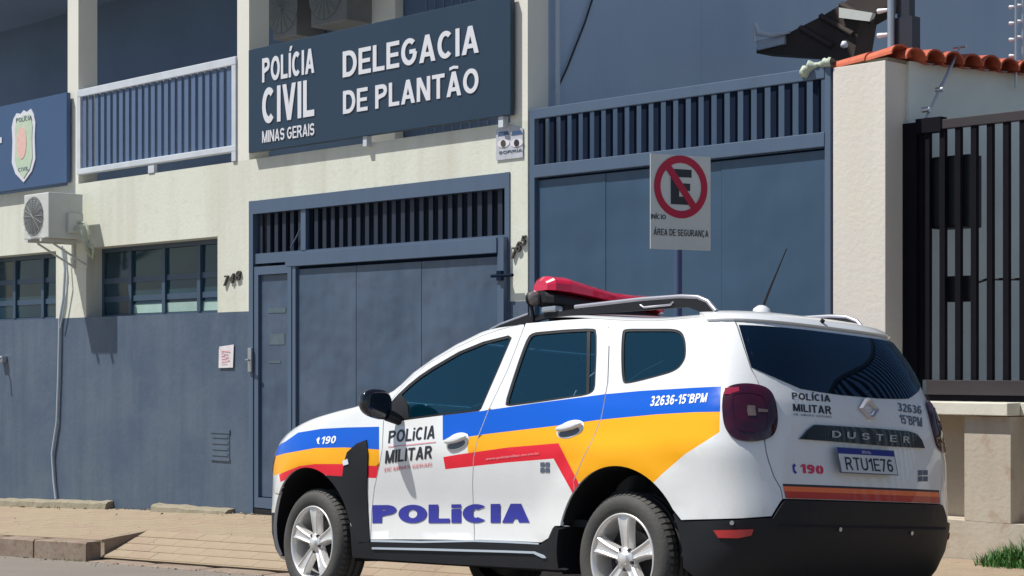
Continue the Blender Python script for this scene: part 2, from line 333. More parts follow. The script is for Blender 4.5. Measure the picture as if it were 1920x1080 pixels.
def textmesh(s, bold=.02, shear=0., sub=0, space=1.):
    key = (s, bold, shear, space)
    if key in _tc: return _tc[key]
    if all(ch in GLY for ch in s):
        T = .11+bold*2.3; v = []; f = []; x = 0
        for ch in s:
            gw, P = glyph(ch, T)
            if P:
                vo, fo = union(P); b = len(v); v += [(x+p[0]+shear*p[1], p[1]) for p in vo]; f += [tuple(i+b for i in q) for q in fo]
            x += gw+(.10 if T < .2 else .085)*space
        x0 = min(v[i][0] for q in f for i in q); x1 = max(v[i][0] for q in f for i in q)
        r = ([((p[0]-x0)/(x1-x0), p[1]) for p in v], f); _tc[key] = r; return r
    def grab(t):
        cu = bpy.data.curves.new('t', 'FONT'); cu.body = t; cu.offset = bold; cu.shear = shear; cu.resolution_u = 3
        o = bpy.data.objects.new('t', cu); C.objects.link(o)
        dg = bpy.context.evaluated_depsgraph_get(); me = o.evaluated_get(dg).to_mesh(); me.calc_loop_triangles()
        v = [(p.co.x, p.co.y) for p in me.vertices]; f = [tuple(x.vertices) for x in me.loop_triangles]
        bpy.data.objects.remove(o); bpy.data.curves.remove(cu); return v, f
    v, f = grab(s); hv, _ = grab('H')
    h0 = min(p[1] for p in hv); h1 = max(p[1] for p in hv); x0 = min(p[0] for p in v); x1 = max(p[0] for p in v)
    r = ([((p[0]-x0)/(x1-x0), (p[1]-h0)/(h1-h0)) for p in v], f); _tc[key] = r; return r
def wtext(s, ul, ur, vt, vb, n, mb, m=0, bold=.02, shear=0., depth=.01):   # text standing on the plane y = n; vt, vb: cap height at its left end
    a = W(ul, vb, n); b = W(ur, vb, n); h = W(ul, vt, n).z - a.z
    v, f = textmesh(s, bold, shear)
    P = [(a.x+(b.x-a.x)*p[0], n, a.z+h*p[1]) for p in v]
    mb.add(P, [list(q) for q in f], m)
    if depth:
        ed = {}
        for q in f:
            for i in range(3):
                e = (q[i], q[(i+1) % 3]); ed[e] = 1
        for (i, j) in ed:
            if (j, i) not in ed:
                p, q = P[i], P[j]; mb.add([p, q, (q[0], n+depth, q[2]), (p[0], n+depth, p[2])], [(0, 1, 2, 3)], m)

# ------------------------------------------------------------------ ground
NF = 10.44                                     # plane of the house fronts
def interp(x, T):
    if x <= T[0][0]: return T[0][1]+(x-T[0][0])*(T[1][1]-T[0][1])/(T[1][0]-T[0][0])
    for (a, va), (b, vb) in zip(T, T[1:]):
        if x <= b: return va+(vb-va)*(x-a)/(b-a)
    a, va = T[-2]; b, vb = T[-1]; return vb+(x-b)*(vb-va)/(b-a)
ER = [(-40, -1.2), (-16.8, -.41), (-14.8, -.325), (-12.2, -.225), (-9, -.10), (-6.4, .017), (-3, .17), (10, .7)]
def edge(x): return interp(x, ER)
def road(x, y):
    if y > 8.8: return edge(x)-.02*(y-8.8)
    d = 8.8-y
    h = .07*d if d < 4 else .28+.07*(d-4)*max(0, 1-(d-4)/6)*.6 if d < 10 else .28+.126*0-.01*(d-10)
    return edge(x)+h
WR = [(-40, -1.0), (-19.94, -.165), (-17.35, -.055), (-14.9, .035), (-6.5, .225), (10, .75)]
def wallz(x): return interp(x, WR)
XS = -14.97
def sidewalk(x, y):
    top = min(wallz(x)-.03, edge(x)+.20) if x < -14.9 else wallz(x)-.03
    kz = edge(x)+.195
    f = min(1, max(0, (y-8.8)/1.64))
    flat = kz+(wallz(x)-kz)*f
    # dropped kerb in front of the gates
    if XS < x < -7.6:
        g = min(1, (-7.6-x)/.5)
        low = edge(x)+.02; fr = min(1, (y-8.8)/.55)
        mid = kz+(wallz(x)-kz)*(.55/1.64)
        ramp = low+(mid-low)*fr if fr < 1 else flat
        return flat*(1-g)+ramp*g
    return flat
def sheet(name, xs, ys, fn, m):
    mb = MB(); vs = [(x, y, fn(x, y)) for y in ys for x in xs]; nx = len(xs)
    mb.add(vs, [(j*nx+i, j*nx+i+1, (j+1)*nx+i+1, (j+1)*nx+i) for j in range(len(ys)-1) for i in range(nx-1)], 0, True)
    return setting(name, mb, m)
fr = lambda a, b, n: [a+(b-a)*i/n for i in range(n+1)]
sheet('road', [-400, -120]+fr(-40, 10, 100)+[60, 400], [-400, -100, -40]+fr(-8, 8.8, 42), lambda x, y: road(max(-40, min(10, x)), max(-8, y)), 'asphalt')
sheet('pavement', sorted(fr(-40, 10, 500)+[XS-.002, XS+.002]), [8.86, 9.0, 9.15, 9.3, 9.36, 9.5, 9.8, 10.1, 10.43], lambda x, y: sidewalk(x, y)-.006, 'mortar')
mb = MB(); mb.box(-400, 400, 10.43, 400, -6, -1.3); mb.box(-60, 60, 10.9, 60, -1.3, -.25); setting('yard_ground', mb, 'asphalt')

# paver bricks of the pavement: the largest in the photograph singly, the rest joined
def brickmesh(L, Wd, H, nm, m):
    b = MB(); b.box(-L/2, L/2, -Wd/2, Wd/2, -H, 0, bev=0)
    e = .0025; b2 = MB(); b2.add([(-L/2, -Wd/2, -H), (L/2, -Wd/2, -H), (L/2, Wd/2, -H), (-L/2, Wd/2, -H), (-L/2, -Wd/2, -e), (L/2, -Wd/2, -e), (L/2, Wd/2, -e), (-L/2, Wd/2, -e),
        (-L/2+e, -Wd/2+e, 0), (L/2-e, -Wd/2+e, 0), (L/2-e, Wd/2-e, 0), (-L/2+e, Wd/2-e, 0)],
        [(0, 1, 5, 4), (1, 2, 6, 5), (2, 3, 7, 6), (3, 0, 4, 7), (4, 5, 9, 8), (5, 6, 10, 9), (6, 7, 11, 10), (7, 4, 8, 11), (8, 9, 10, 11)])
    return b2.mesh(nm, [m])
pave = bpy.data.objects['pavement']
BL, BW = .40, .125
hbm = [brickmesh(BL/2-.003, BW-.003, .03, 'half_brick', 'paver')]
bms = [brickmesh(BL-.003, BW-.003, .03, 'brick', 'paver'), brickmesh(BL-.003, BW-.003, .03, 'brick', 'paver2')]
cells = []
row = 0; y = 8.93
while y < 10.40:
    h = row % 2
    x = XS+BL/2+(BL/2 if h else 0)
    if h: cells.append((XS+BL/4, y, 1))
    while x < -2: cells.append((x, y, 0)); x += BL
    x = XS-BL/2-(BL/2 if h else 0)
    if h: cells.append((XS-BL/4, y, 1))
    while x > -22: cells.append((x, y, 0)); x -= BL
    y += BW; row += 1
def px_of(p):
    d = Vector(p)-CAM; X = cY*d.x+sY*d.y; Y = -sY*d.x+cY*d.y
    return 960+FPX*X/Y, HZ-FPX*d.z/Y
vis = []; rest = []
for (x, y, hf) in cells:
    u, v = px_of((x, y, sidewalk(x, y)))
    ok = -20 < u < 1950 and v < 1090 and not (700 < u < 1690)
    (vis if ok else rest).append((x, y, hf))
vis.sort(key=lambda c: Vector((c[0], c[1])).length)
rest += vis[290:]; vis = vis[:290]
def frame_at(x, y, hf=0):
    e = .05; q = .09 if hf else .19; dx = (sidewalk(x+q, y)-sidewalk(x-q, y))/(2*q); dy = (sidewalk(x, y+e)-sidewalk(x, y-e))/(2*e)
    X = Vector((1, 0, dx)).normalized(); Z = Vector((-dx, -dy, 1)).normalized(); Y = Z.cross(X)
    R = Matrix((X, Y, Z)).transposed().to_4x4(); R.translation = (x, y, sidewalk(x, y)+rnd.uniform(-.0012, .0012)); return R
for c in vis:
    o = link('brick', hbm[0] if c[2] else bms[0 if rnd.random() < .72 else 1], pave); o.matrix_basis = frame_at(*c)
mb = MB()
for c in rest:
    R = frame_at(*c); me = hbm[0] if c[2] else bms[0]
    mb.add([R @ q.co for q in me.vertices], [list(p.vertices) for p in me.polygons], 0 if rnd.random() < .72 else 1)
o = part('joined_bricks', mb, ['paver', 'paver2'], pave); o['kind'] = 'stuff'

# kerb of stones, dropped before the gates
kt = setting('kerb', MB().box(-60, -19.6, 8.74, 8.86, -1.4, -.62), 'kerb')
def stone(x0, x1, hz, nm='kerb_stone', y0=8.70, y1=8.90, m='kerb'):
    mb = MB(); n = 6; vs = []
    for i in range(n+1):
        x = x0+(x1-x0)*i/n; e = .008 if i in (0, n) else 0
        for (y, dz) in ((y0, -.3), (y0+rnd.uniform(0, .008), hz(x)-.018-e), (y0+.02, hz(x)-rnd.uniform(0, .006)-e), (y1, hz(x)-e), (y1, -.3)):
            vs.append((x, y, edge(x)+dz if dz > -.25 else edge(x)-.3))
    fs = [(i*5+k, i*5+k+1, (i+1)*5+k+1, (i+1)*5+k) for i in range(n) for k in range(4)]+[(0, 1, 2, 3, 4), tuple(n*5+k for k in (4, 3, 2, 1, 0))]
    mb.add(vs, fs); part(nm, mb, m, kt)
xs = [-19.6, -18.75, -17.9, -16.75, -15.95, XS+.006]
for a, b in zip(xs, xs[1:]): stone(a+.012, b-.012, lambda x: .195)
xs = fr(-14.94, -7.6, 8)
for a, b in zip(xs, xs[1:]): stone(a+.008, b-.008, lambda x: .022)
xs = fr(-7.58, 0, 8)
for a, b in zip(xs, xs[1:]): stone(a+.008, b-.008, lambda x: .195 if x > -7.1 else .022+.173*max(0, (x+7.6)/.5))

mb = MB(); mb.prism([(XS-.10, 8.90, edge(XS)-.1), (XS-.10, 9.42, edge(XS)-.1), (XS-.10, 9.42, sidewalk(XS-.01, 9.42)-.002), (XS-.10, 8.90, sidewalk(XS-.01, 8.90)-.002)], (.105, 0, 0)); part('return_stone', mb, 'kerb', kt)
# low cement ledges along the foot of the wall
def ledge(x0, x1, h, d, label, taper=False):
    mb = MB(); n = max(4, int((x1-x0)/.12)); vs = []
    for i in range(n+1):
        x = x0+(x1-x0)*i/n; y = NF-d+rnd.uniform(-.012, .012); z = wallz(x); hh = h*(1-.5*i/n if taper else 1)+rnd.uniform(-.008, .008)
        for (yy, dz) in ((y-.03, -.1), (y, hh-.02), (y+.03, hh), (NF-.004, hh+.01), (NF-.004, -.1)): vs.append((x, yy, z+dz))
    fs = [(i*5+k, i*5+k+1, (i+1)*5+k+1, (i+1)*5+k) for i in range(n) for k in range(4)]+[(0, 1, 2, 3, 4), tuple(n*5+k for k in (4, 3, 2, 1, 0))]
    mb.add(vs, fs)
    return solo('cement_ledge', mb, 'concrete', label, 'ledge', 'crumbling cement ledges at the foot of the wall')
ledge(-22, W(213, 940, NF).x, .07, .10, 'long mossy cement ledge at the wall foot below the air conditioner pipe')
ledge(W(300, 940, NF).x, W(440, 940, NF).x, .06, .12, 'short broken cement ledge at the wall foot beside the narrow gate door', True)

# grass
def tufts(name, spots, label, m, n, hgt, spread, seed):
    r = random.Random(seed); mb = MB()
    for (x, y, z, k) in spots:
        for i in range(int(n*k)):
            a = r.uniform(0, 6.28); rr = spread*k*math.sqrt(r.random()); px, py = x+rr*math.cos(a)*1.6, y+rr*math.sin(a)*.8
            h = hgt*k*r.uniform(.4, 1)*(1-.5*rr/(spread*k)); b = r.uniform(0, 6.28); wd = r.uniform(.003, .006); le = h*r.uniform(.2, .8)
            dx, dy = math.cos(b), math.sin(b); s = Vector((-dy*wd, dx*wd, 0)); p0 = Vector((px, py, z-.01)); p1 = p0+Vector((dx*le*.35, dy*le*.35, h*.6)); p2 = p0+Vector((dx*le, dy*le, h))
            mb.add([p0-s, p0+s, p1+s*.7, p1-s*.7, p2], [(0, 1, 2, 3), (3, 2, 4)])
    o = part(name, mb, m, None); o['kind'] = 'stuff'; o['label'] = label; o['category'] = 'grass'; return o
sp = []
for i in range(26):
    u = rnd.uniform(690, 850); p = W(u, 1080, 8.68); sp.append((p.x, 8.60+rnd.uniform(0, .12), edge(p.x)+.005, rnd.uniform(.6, 1.)))
tufts('gutter_grass', sp, 'ragged dry green grass in the gutter seen under the car', 'grass', 60, .09, .12, 3)
sp = []
for i in range(16):
    x = rnd.uniform(-15.5, -15.0) if i < 9 else rnd.uniform(-18, -15); sp.append((x, 8.68, edge(x)+.005, rnd.uniform(.4, .8)))
for i in range(9):
    x = rnd.uniform(-19.5, -17.5); sp.append((x, NF-.14, wallz(x), rnd.uniform(.3, .6)))
tufts('kerb_weeds', sp, 'small weeds growing along the kerb stones and ledge', 'grass', 26, .07, .06, 4)
sp = [(W(u, 1040, 10.2).x, 10.2+rnd.uniform(-.12, .12), wallz(W(u, 1040, 10.2).x)-.02, k) for u, k in ((1885, .8), (1895, 1.1), (1905, 1.3), (1918, 1.5), (1932, 1.6), (1950, 1.6), (1975, 1.5), (1912, 1.2), (1925, 1.4))]
tufts('verge_grass', sp, 'bright green grass tuft at the foot of the low beige wall', 'grassb', 170, .17, .11, 5)

r = random.Random(11); mb = MB()
for i in range(520):
    k = r.random(); x = r.uniform(-19.5, -8)
    if k < .45: y = NF-r.expovariate(1/.07)-.01
    elif k < .8: y = 8.68-r.expovariate(1/.12)
    else: y = r.uniform(8.95, 10.3)
    if y < 8 or 8.68 < y < 8.92: continue
    z = sidewalk(x, y) if y > 8.8 else edge(x)+.07*max(0, 8.8-y)
    s = r.uniform(.004, .016)*(1.4 if k < .8 else .8); vs_ = [(x+s*r.uniform(.6, 1.4)*math.cos(t), y+s*r.uniform(.6, 1.3)*math.sin(t), z-.002) for t in (0, 1.5, 3.1, 4.6)]+[(x+s*.2, y, z+s*r.uniform(.4, .9))]
    mb.add(vs_, [(0, 1, 4), (1, 2, 4), (2, 3, 4), (3, 0, 4)], r.randrange(3))
o = part('grit', mb, ['concrete', 'kerb', 'roofd'], None); o['kind'] = 'stuff'; o['label'] = 'loose grit and dry crumbs along the wall foot and gutter'; o['category'] = 'grit'

# ------------------------------------------------------------------ station building
T0 = (-14.8, NF, 0)
st = thing('police_station', 'cream and slate blue two-storey police station with balcony bays', 'building', (-15, NF, -.1))
X1, X2 = -14.82, -11.06                        # gate opening
ZD = 2.035; ZS = 3.535; ZW = 2.806; ZG = 3.122; DP = .24
mb = MB()
mb.box(-26, X1, NF, NF+DP, ZW, ZS); mb.box(X1, -10.85, NF, NF+DP, ZG, ZS)
mb.box(-18.616, -17.95, NF, NF+DP, ZD, ZW); mb.box(-15.375, X1, NF, NF+DP, ZD, ZW); mb.box(X2, -10.85, NF, NF+DP, ZD, ZG)
mb.box(-26, -20.6, NF, NF+DP, ZD, ZW)
part('cream_wall', mb, 'cream', st)
mb = MB(); mb.box(-26, X1, NF, NF+DP, -1.6, ZD); mb.box(X2, -10.85, NF, NF+DP, -.4, ZD)
part('painted_dado', mb, 'dado', st)
cols = [(-18.353, -18.118), (-15.03, -14.827), (-11.06, -10.85), (-21.8, -21.57)]
for a, b in cols: part('balcony_column', MB().box(a, b, NF, NF+DP, ZS, 6.3), 'column', st)
part('upper_beam', MB().box(-26, -10.85, NF, NF+DP, 6.3, 7.6), 'column', st)
part('floor_slab', MB().box(-26, -10.86, NF+DP, NF+2.2, 3.3, 3.5), 'column', st)
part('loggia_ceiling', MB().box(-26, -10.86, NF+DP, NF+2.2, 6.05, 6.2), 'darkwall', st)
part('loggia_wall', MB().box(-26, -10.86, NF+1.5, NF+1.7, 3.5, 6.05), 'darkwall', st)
mb = MB(); mb.box(-11.05, -10.852, NF+DP, NF+2.2, 3.5, 6.3); part('loggia_end_wall', mb, 'bluewall', st)
mb = MB(); mb.box(-11.05, -10.85, NF+2.2, 30, 1.9, 9.5); mb.box(-11.05, -10.85, NF+DP, NF+2.2, 1.9, 3.5); part('side_wall', mb, 'bluewall', st)
mb = MB(); mb.box(-11.05, -10.85, NF+DP, 30, -1, 1.9); part('side_wall_base', mb, 'darkbar', st)
mb = MB(); mb.box(-26, -11.05, 20, 20.2, -1, 9.5); mb.box(-26, -25.8, NF+DP, 20, -1, 9.5); mb.box(-26, -10.85, NF+.24, 20.2, 7.6, 7.75); part('rear_wall', mb, 'column', st)
# rooms behind the ground floor openings
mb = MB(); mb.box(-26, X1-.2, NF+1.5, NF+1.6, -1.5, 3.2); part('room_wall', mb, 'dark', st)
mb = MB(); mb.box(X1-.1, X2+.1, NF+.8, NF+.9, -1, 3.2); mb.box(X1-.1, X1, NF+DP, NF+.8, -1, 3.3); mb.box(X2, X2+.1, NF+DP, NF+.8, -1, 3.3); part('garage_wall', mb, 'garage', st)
# bay with dim plants / openings on the loggia wall
def window(x0, x1, vx, hz, pale, label=None):
    fr_ = MB(); y0, y1 = NF+.20, NF+.235
    fr_.box(x0, x1, y0, y1, ZW-.05, ZW); fr_.box(x0, x0+.05, y0, y1, ZD, ZW-.05); fr_.box(x1-.04, x1, y0, y1, ZD, ZW-.05); fr_.box(x0+.05, x1-.04, y0, y1, ZD, ZD+.03)
    wf = part('window', fr_, 'winframe', st, label)
    for x in vx: part('glazing_bar', MB().box(x-.03, x+.03, y0-.015, y1+.002, ZD+.03, ZW-.05), 'winframe', wf)
    for z in hz: part('transom_bar', MB().box(x0+.05, x1-.04, y0+.004, y1-.004, z-.03, z+.03), 'winframe', wf)
    xs = [x0+.05]+vx+[x1-.04]; zs = [ZD+.03]+hz+[ZW-.05]
    for i in range(len(xs)-1):
        for j in range(len(zs)-1):
            tl = rnd.uniform(-.008, .008)
            a, b, c_, d = xs[i]+.005, xs[i+1]-.005, zs[j]+.005, zs[j+1]-.005
            m = 'palepane' if (pale and j == 0 and i > 0) else 'glassd'
            if m == 'palepane':
                part('pane', MB().prism([(a, y1-.02, c_), (b, y1-.02, c_), (b, y1-.02+tl, c_+(d-c_)*.62), (a, y1-.02+tl, c_+(d-c_)*.62)], (0, .006, 0)), m, wf)
                part('pane', MB().prism([(a, y1-.02, c_+(d-c_)*.62+.002), (b, y1-.02, c_+(d-c_)*.62+.002), (b, y1-.02+tl, d), (a, y1-.02+tl, d)], (0, .006, 0)), 'glassd', wf)
            else:
                part('pane', MB().prism([(a, y1-.02, c_), (b, y1-.02, c_), (b, y1-.02+tl, d), (a, y1-.02+tl, d)], (0, .006, 0)), m, wf)
def wx(u, n=NF+.21): return W(u, 500, n).x
def wz(u, v, n=NF): return W(u, v, n).z
window(-17.95, -15.375, [wx(247), wx(310), wx(376)], [2.235, 2.44, 2.64][:2]+[], True, 'multi-pane window with a paler lowest row')
window(-20.6, -18.616, [wx(-60), wx(30), wx(83)], [2.25, 2.50], False, 'multi-pane window under the wall air conditioner')
# meter lid in the dado
mb = MB(); a = W(396, 805, NF); b = W(432, 865, NF)
mb.box(a.x, b.x, NF-.012, NF-.002, a.z-.035, a.z); mb.box(a.x, b.x, NF-.012, NF-.002, b.z, b.z+.02); mb.box(a.x+.01, b.x-.01, NF-.006, NF-.002, b.z+.02, a.z-.035)
part('meter_lid', mb, 'dado', st)
for i in range(4): part('lid_slat', MB().box(a.x+.03, b.x-.03, NF-.012, NF-.006, b.z+.05+i*.06, b.z+.075+i*.06), 'dado', st)
# railing of the balcony bay
rl = thing('balcony_railing', 'white framed balcony railing with slate blue vertical bars', 'railing', (-16.5, NF, ZS))
xa, xb = -18.118, -15.03
part('top_rail', MB().box(xa, xb-.002, NF-.02, NF+.05, 4.50, 4.585, bev=.008), 'railw', rl)
part('bottom_rail', MB().box(xa, xb-.002, NF-.02, NF+.05, 3.635, 3.70, bev=.008), 'railw', rl)
for x0 in (xa+.001, xb-.075): part('rail_post', MB().box(x0, x0+.07, NF-.018, NF+.045, 3.54 if x0 > -16 else 3.70, 4.50 if x0 < -16 else 4.5), 'railw', rl)
part('foot', MB().box(wx(279, NF), wx(290, NF), NF-.01, NF+.03, 3.54, 3.635), 'railw', rl)
bar = MB().box(-.036, .036, -.008, .012, 3.70, 4.50, bev=0).mesh('railing_bar', ['railbar'])
nb = 23
for i in range(nb):
    x = xa+.13+(xb-xa-.28)*i/(nb-1); o = link('railing_bar', bar, rl, (x, NF+.01, 0))

# ------------------------------------------------------------------ signs on the front
def board(name, x0, x1, z0, z1, n0, mat_, label, fold=.02):
    t = thing(name, label, 'sign', ((x0+x1)/2, n0, z0))
    part('panel', MB().box(x0, x1, n0, n0+.05, z0, z1, bev=.005), mat_, t)
    return t
NS = NF-.075
s1 = board('station_sign', W(466, 94, NS).x, W(957, 94, NS).x, wz(465, 287, NS), wz(465, 94, NS), NS, 'sign', 'long dark blue sign reading DELEGACIA DE PLANTAO over the gate')
for (u0, u1) in ((690, 697), (944, 953)): part('bracket', MB().box(wx(u0, NF), wx(u1, NF), NF-.06, NF-.001, wz(465, 287, NS)-.09, wz(465, 287, NS)+.1), 'railw', s1)
def lettering(t, s, ul, ur, vt, vb, n, m='letter', bold=.03, shear=0., nm='lettering'):
    mb = MB(); wtext(s, ul, ur, vt, vb, n-.008, mb, 0, bold, shear, depth=.006); return part(nm, mb, m, t)
lettering(s1, 'POLÍCIA', 491.5, 589, 110, 155, NS, bold=.035)
lettering(s1, 'CIVIL', 491.5, 589, 166, 233, NS, bold=.035)
lettering(s1, 'MINAS GERAIS', 491.5, 589, 246, 268, NS, bold=.02)
lettering(s1, 'DELEGACIA', 642.5, 897.5, 97, 145.5, NS, bold=.03)
lettering(s1, 'DE PLANTÃO', 643, 897, 171, 214, NS, bold=.03)
s2 = board('crest_sign', W(-160, 100, NS).x, W(125, 100, NS).x, wz(0, 360, NS), wz(0, 200, NS), NS, 'sign2', 'lighter blue sign with a white police badge at the left edge')
lettering(s2, 'CIVIL', -90, 3, 235, 285, NS, bold=.05)
def shield(u0, u1, v0, v1, n, ins):
    pts = [(.5, 0), (.62, .035), (.8, .0), (.93, .09), (1, .2), (.97, .4), (1, .7), (.85, .86), (.5, 1.), (.15, .86), (0, .7), (.03, .4), (0, .2), (.07, .09), (.2, 0.02), (.38, .04)]
    um, vm = (u0+u1)/2, (v0+v1)/2; P = []
    for a, b in pts:
        u = u0+(u1-u0)*a; v = v0+(v1-v0)*b; u = um+(u-um)*ins; v = vm+(v-vm)*(1-(1-ins)*.45)
        P.append(W(um, v, n)*0+Vector((W(u, vm, n).x, n, W(um, v, n).z)))
    return P
sh = part('badge', MB().prism(shield(22, 66, 207, 342, NS-.01, 1), (0, .012, 0)), 'letter', s2)
part('badge_field', MB().prism(shield(22, 66, 207, 342, NS-.016, .74), (0, .006, 0)), 'badgeg', sh)
mb = MB(); um = 43; c0 = W(um, 268, NS); P = [(c0.x+.115*math.cos(a), NS-.02, c0.z+.19*math.sin(a)) for a in [i*math.pi/8 for i in range(16)]]
part('badge_centre', MB().prism(P, (0, .005, 0)), 'badger', sh)
mb = MB(); wtext('POLÍCIA', 30, 59, 222, 230, NS-.018, mb); wtext('CIVIL', 34, 54, 315, 322, NS-.018, mb); part('badge_lettering', mb, 'inkg', sh)

# eye notice, paper notice, house numbers
t = thing('eye_notice', 'white notice showing two eyes on the cream column', 'notice', (W(955, 270, NF).x, NF, 3.3))
ya, yb = W(932, 243, NF), W(982, 295, NF)
part('sheet', MB().prism([(ya.x, NF-.012, ya.z), (ya.x+.12, NF-.012, ya.z+.03), (yb.x, NF-.012, ya.z-.02), (yb.x, NF-.012, yb.z), (ya.x, NF-.012, yb.z)], (0, .008, 0)), 'eyesheet', t)
for k, u in enumerate((944, 969)):
    c0 = W(u, 269-k*1, NF-.014)
    e = part('eye', MB().prism([(c0.x+.075*math.cos(a), NF-.016, c0.z+.035*math.sin(a)) for a in [i*math.pi/6 for i in range(12)]], (0, .003, 0)), 'paper', t)
    part('iris', MB().prism([(c0.x+.03*math.cos(a), NF-.02, c0.z+.03*math.sin(a)) for a in [i*math.pi/6 for i in range(12)]], (0, .003, 0)), 'brown' if k == 0 else 'ink', t)
    part('brow', MB().prism([(c0.x-.07, NF-.016, c0.z+.07), (c0.x+.07, NF-.016, c0.z+.07), (c0.x+.05, NF-.016, c0.z+.10), (c0.x-.05, NF-.016, c0.z+.10)], (0, .003, 0)), 'sign2', t)
mb = MB(); wtext('SORRIA', 935, 979, 284, 289, NF-.016, mb, bold=0); part('lettering', mb, 'inkg', t)
t = thing('paper_notice', 'small white paper notice taped to the blue dado', 'notice', (-15.2, NF, 1.5))
a, b = W(412, 650, NF), W(440, 690, NF)
part('sheet', MB().prism([(a.x, NF-.010, a.z-.02), (a.x+.02, NF-.02, a.z), (b.x, NF-.012, a.z+.02), (b.x-.01, NF-.016, b.z+.005), (a.x, NF-.014, b.z)], (0, .005, 0)), 'paper', t)
mb = MB()
for i in range(5):
    mb.box(a.x+.05, b.x-.05-rnd.uniform(0, .06), NF-.0225, NF-.0215, a.z-.05-i*.03, a.z-.043-i*.03)
part('print', mb, 'inkp', t)
def housenum(s, spots, label):
    p0 = W(spots[0][0], spots[0][2], NF)
    t = thing('house_number', label, 'house number', (p0.x, NF, p0.z), None)
    for ch, (ul, ur, vt, vb) in zip(s, spots):
        mb = MB(); wtext(ch, ul, ur, vt, vb, NF-.025, mb, 0, .03, .25, depth=.02); part('digit', mb, 'brown', t)
housenum('748', [(418, 427, 517, 536), (429, 438, 513, 531), (440, 450, 508, 526)], 'dark iron number 748 on the cream wall beside the narrow gate')
housenum('765', [(958, 967, 464, 485), (966, 976, 453, 473), (975, 985, 442, 461)], 'dark iron number 765 stepping up the cream column')

# ------------------------------------------------------------------ garage gate with pedestrian door
g = thing('garage_gate', 'slate blue steel garage gate with narrow side door and slatted grille above', 'gate', ((X1+X2)/2, NF, 0))
fy0, fy1 = NF+.02, NF+.10
part('jamb', MB().box(X1+.002, X1+.07, NF-.01, fy1, -.1, ZG), 'gframe', g); part('jamb', MB().box(X2-.06, X2-.002, NF-.01, fy1, -.1, ZG), 'gframe', g)
part('lintel_beam', MB().box(X1+.07, X2-.06, NF-.01, fy1, ZG-.13, ZG-.002), 'gframe', g)
xm = W(560, 400, NF).x
part('middle_rail', MB().box(X1+.07, X2-.06, fy0-.01, fy1, 2.50, 2.60), 'gframe', g)
part('mullion', MB().box(wx(563, NF), wx(572, NF), fy0-.015, fy1-.01, 2.60, ZG-.13), 'gframe', g)
bar = MB().box(-.028, .028, -.006, .02, 2.60, ZG-.13).mesh('slat', ['grillebar'])
x = X1+.13; 
while x < X2-.08:
    link('slat', bar, g, (x, fy0+.03, 0)); x += .128
part('diagonal_stay', MB().tube([W(545, 465, fy0), W(566, 425, fy0)], .008, 6), 'gframe', g)
# pedestrian door
pdx0, pdx1 = X1+.075, W(546, 600, NF).x
d = part('side_door', MB().box(pdx0+.075, pdx1-.065, NF+.03, NF+.06, .21, 2.385), 'gate', g)
mb = MB(); mb.box(pdx0, pdx0+.07, NF, NF+.07, .10, 2.47); mb.box(pdx1-.06, pdx1, NF, NF+.07, .10, 2.47); mb.box(pdx0+.07, pdx1-.06, NF, NF+.07, 2.39, 2.47); mb.box(pdx0+.07, pdx1-.06, NF, NF+.07, .10, .20)
part('door_frame', mb, 'gframe', d)
mb = MB(); q = W(468, 675, NF-.03); mb.box(q.x-.03, q.x+.03, NF-.035, NF-.011, q.z-.12, q.z+.12, bev=.008); mb.tube([(q.x, NF-.035, q.z), (q.x, NF-.075, q.z), (q.x+.06, NF-.08, q.z)], .011); part('door_handle', mb, 'steel', d)
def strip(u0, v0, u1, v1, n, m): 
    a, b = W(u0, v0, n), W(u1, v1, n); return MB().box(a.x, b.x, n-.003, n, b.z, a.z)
for q in ((503, 578, 536, 586), (505, 626, 534, 646), (505, 676, 526, 681)): part('door_reflection', strip(*q, NF+.029, 0), 'doorsheen', d)  # pale strips paint soft reflections onto the door sheet
# big tilting leaf, standing slightly proud
NL = NF-.06
lx0, lx1 = W(548, 600, NL).x, W(944, 600, NL).x; lz1 = W(548, 470, NL).z-.02
part('leaf_side', MB().box(lx1-.075, lx1, NL, NL+.13, .13, lz1), 'gframe', g)
lf = part('leaf_frame', MB().box(lx0-.1, lx1-.076, NL-.012, NL+.06, lz1-.13, lz1, bev=.004).box(lx0, lx0+.05, NL, NL+.06, .13, lz1-.131).box(lx0+.05, lx1-.076, NL, NL+.06, .13, .24), 'gframe', g)
us = [555, 668, 790, 938]
for i in range(3):
    xa_, xb_ = W(us[i], 600, NL+.03).x, W(us[i+1], 600, NL+.03).x
    if i == 0: xa_ = lx0+.052
    if i == 2: xb_ = lx1-.08
    part('sheet_panel', MB().box(xa_+.003, xb_-.003, NL+.028+.002*i, NL+.045, .242, lz1-.16), 'gate', g)
part('leaf_back', MB().box(lx0+.02, lx1-.08, NL+.05, NL+.058, .15, lz1-.05), 'darkbar', g)
q = W(940, 517, NL); part('latch', MB().tube([(q.x-.1, NL-.02, q.z), (q.x+.16, NL-.02, q.z)], .014, 8).box(q.x-.03, q.x+.03, NL-.03, NL, q.z-.04, q.z+.04), 'darkbar', g)
part('threshold', MB().box(X1+.07, X2-.06, NF+.0, NF+.12, -.1, .09), 'dark', g)

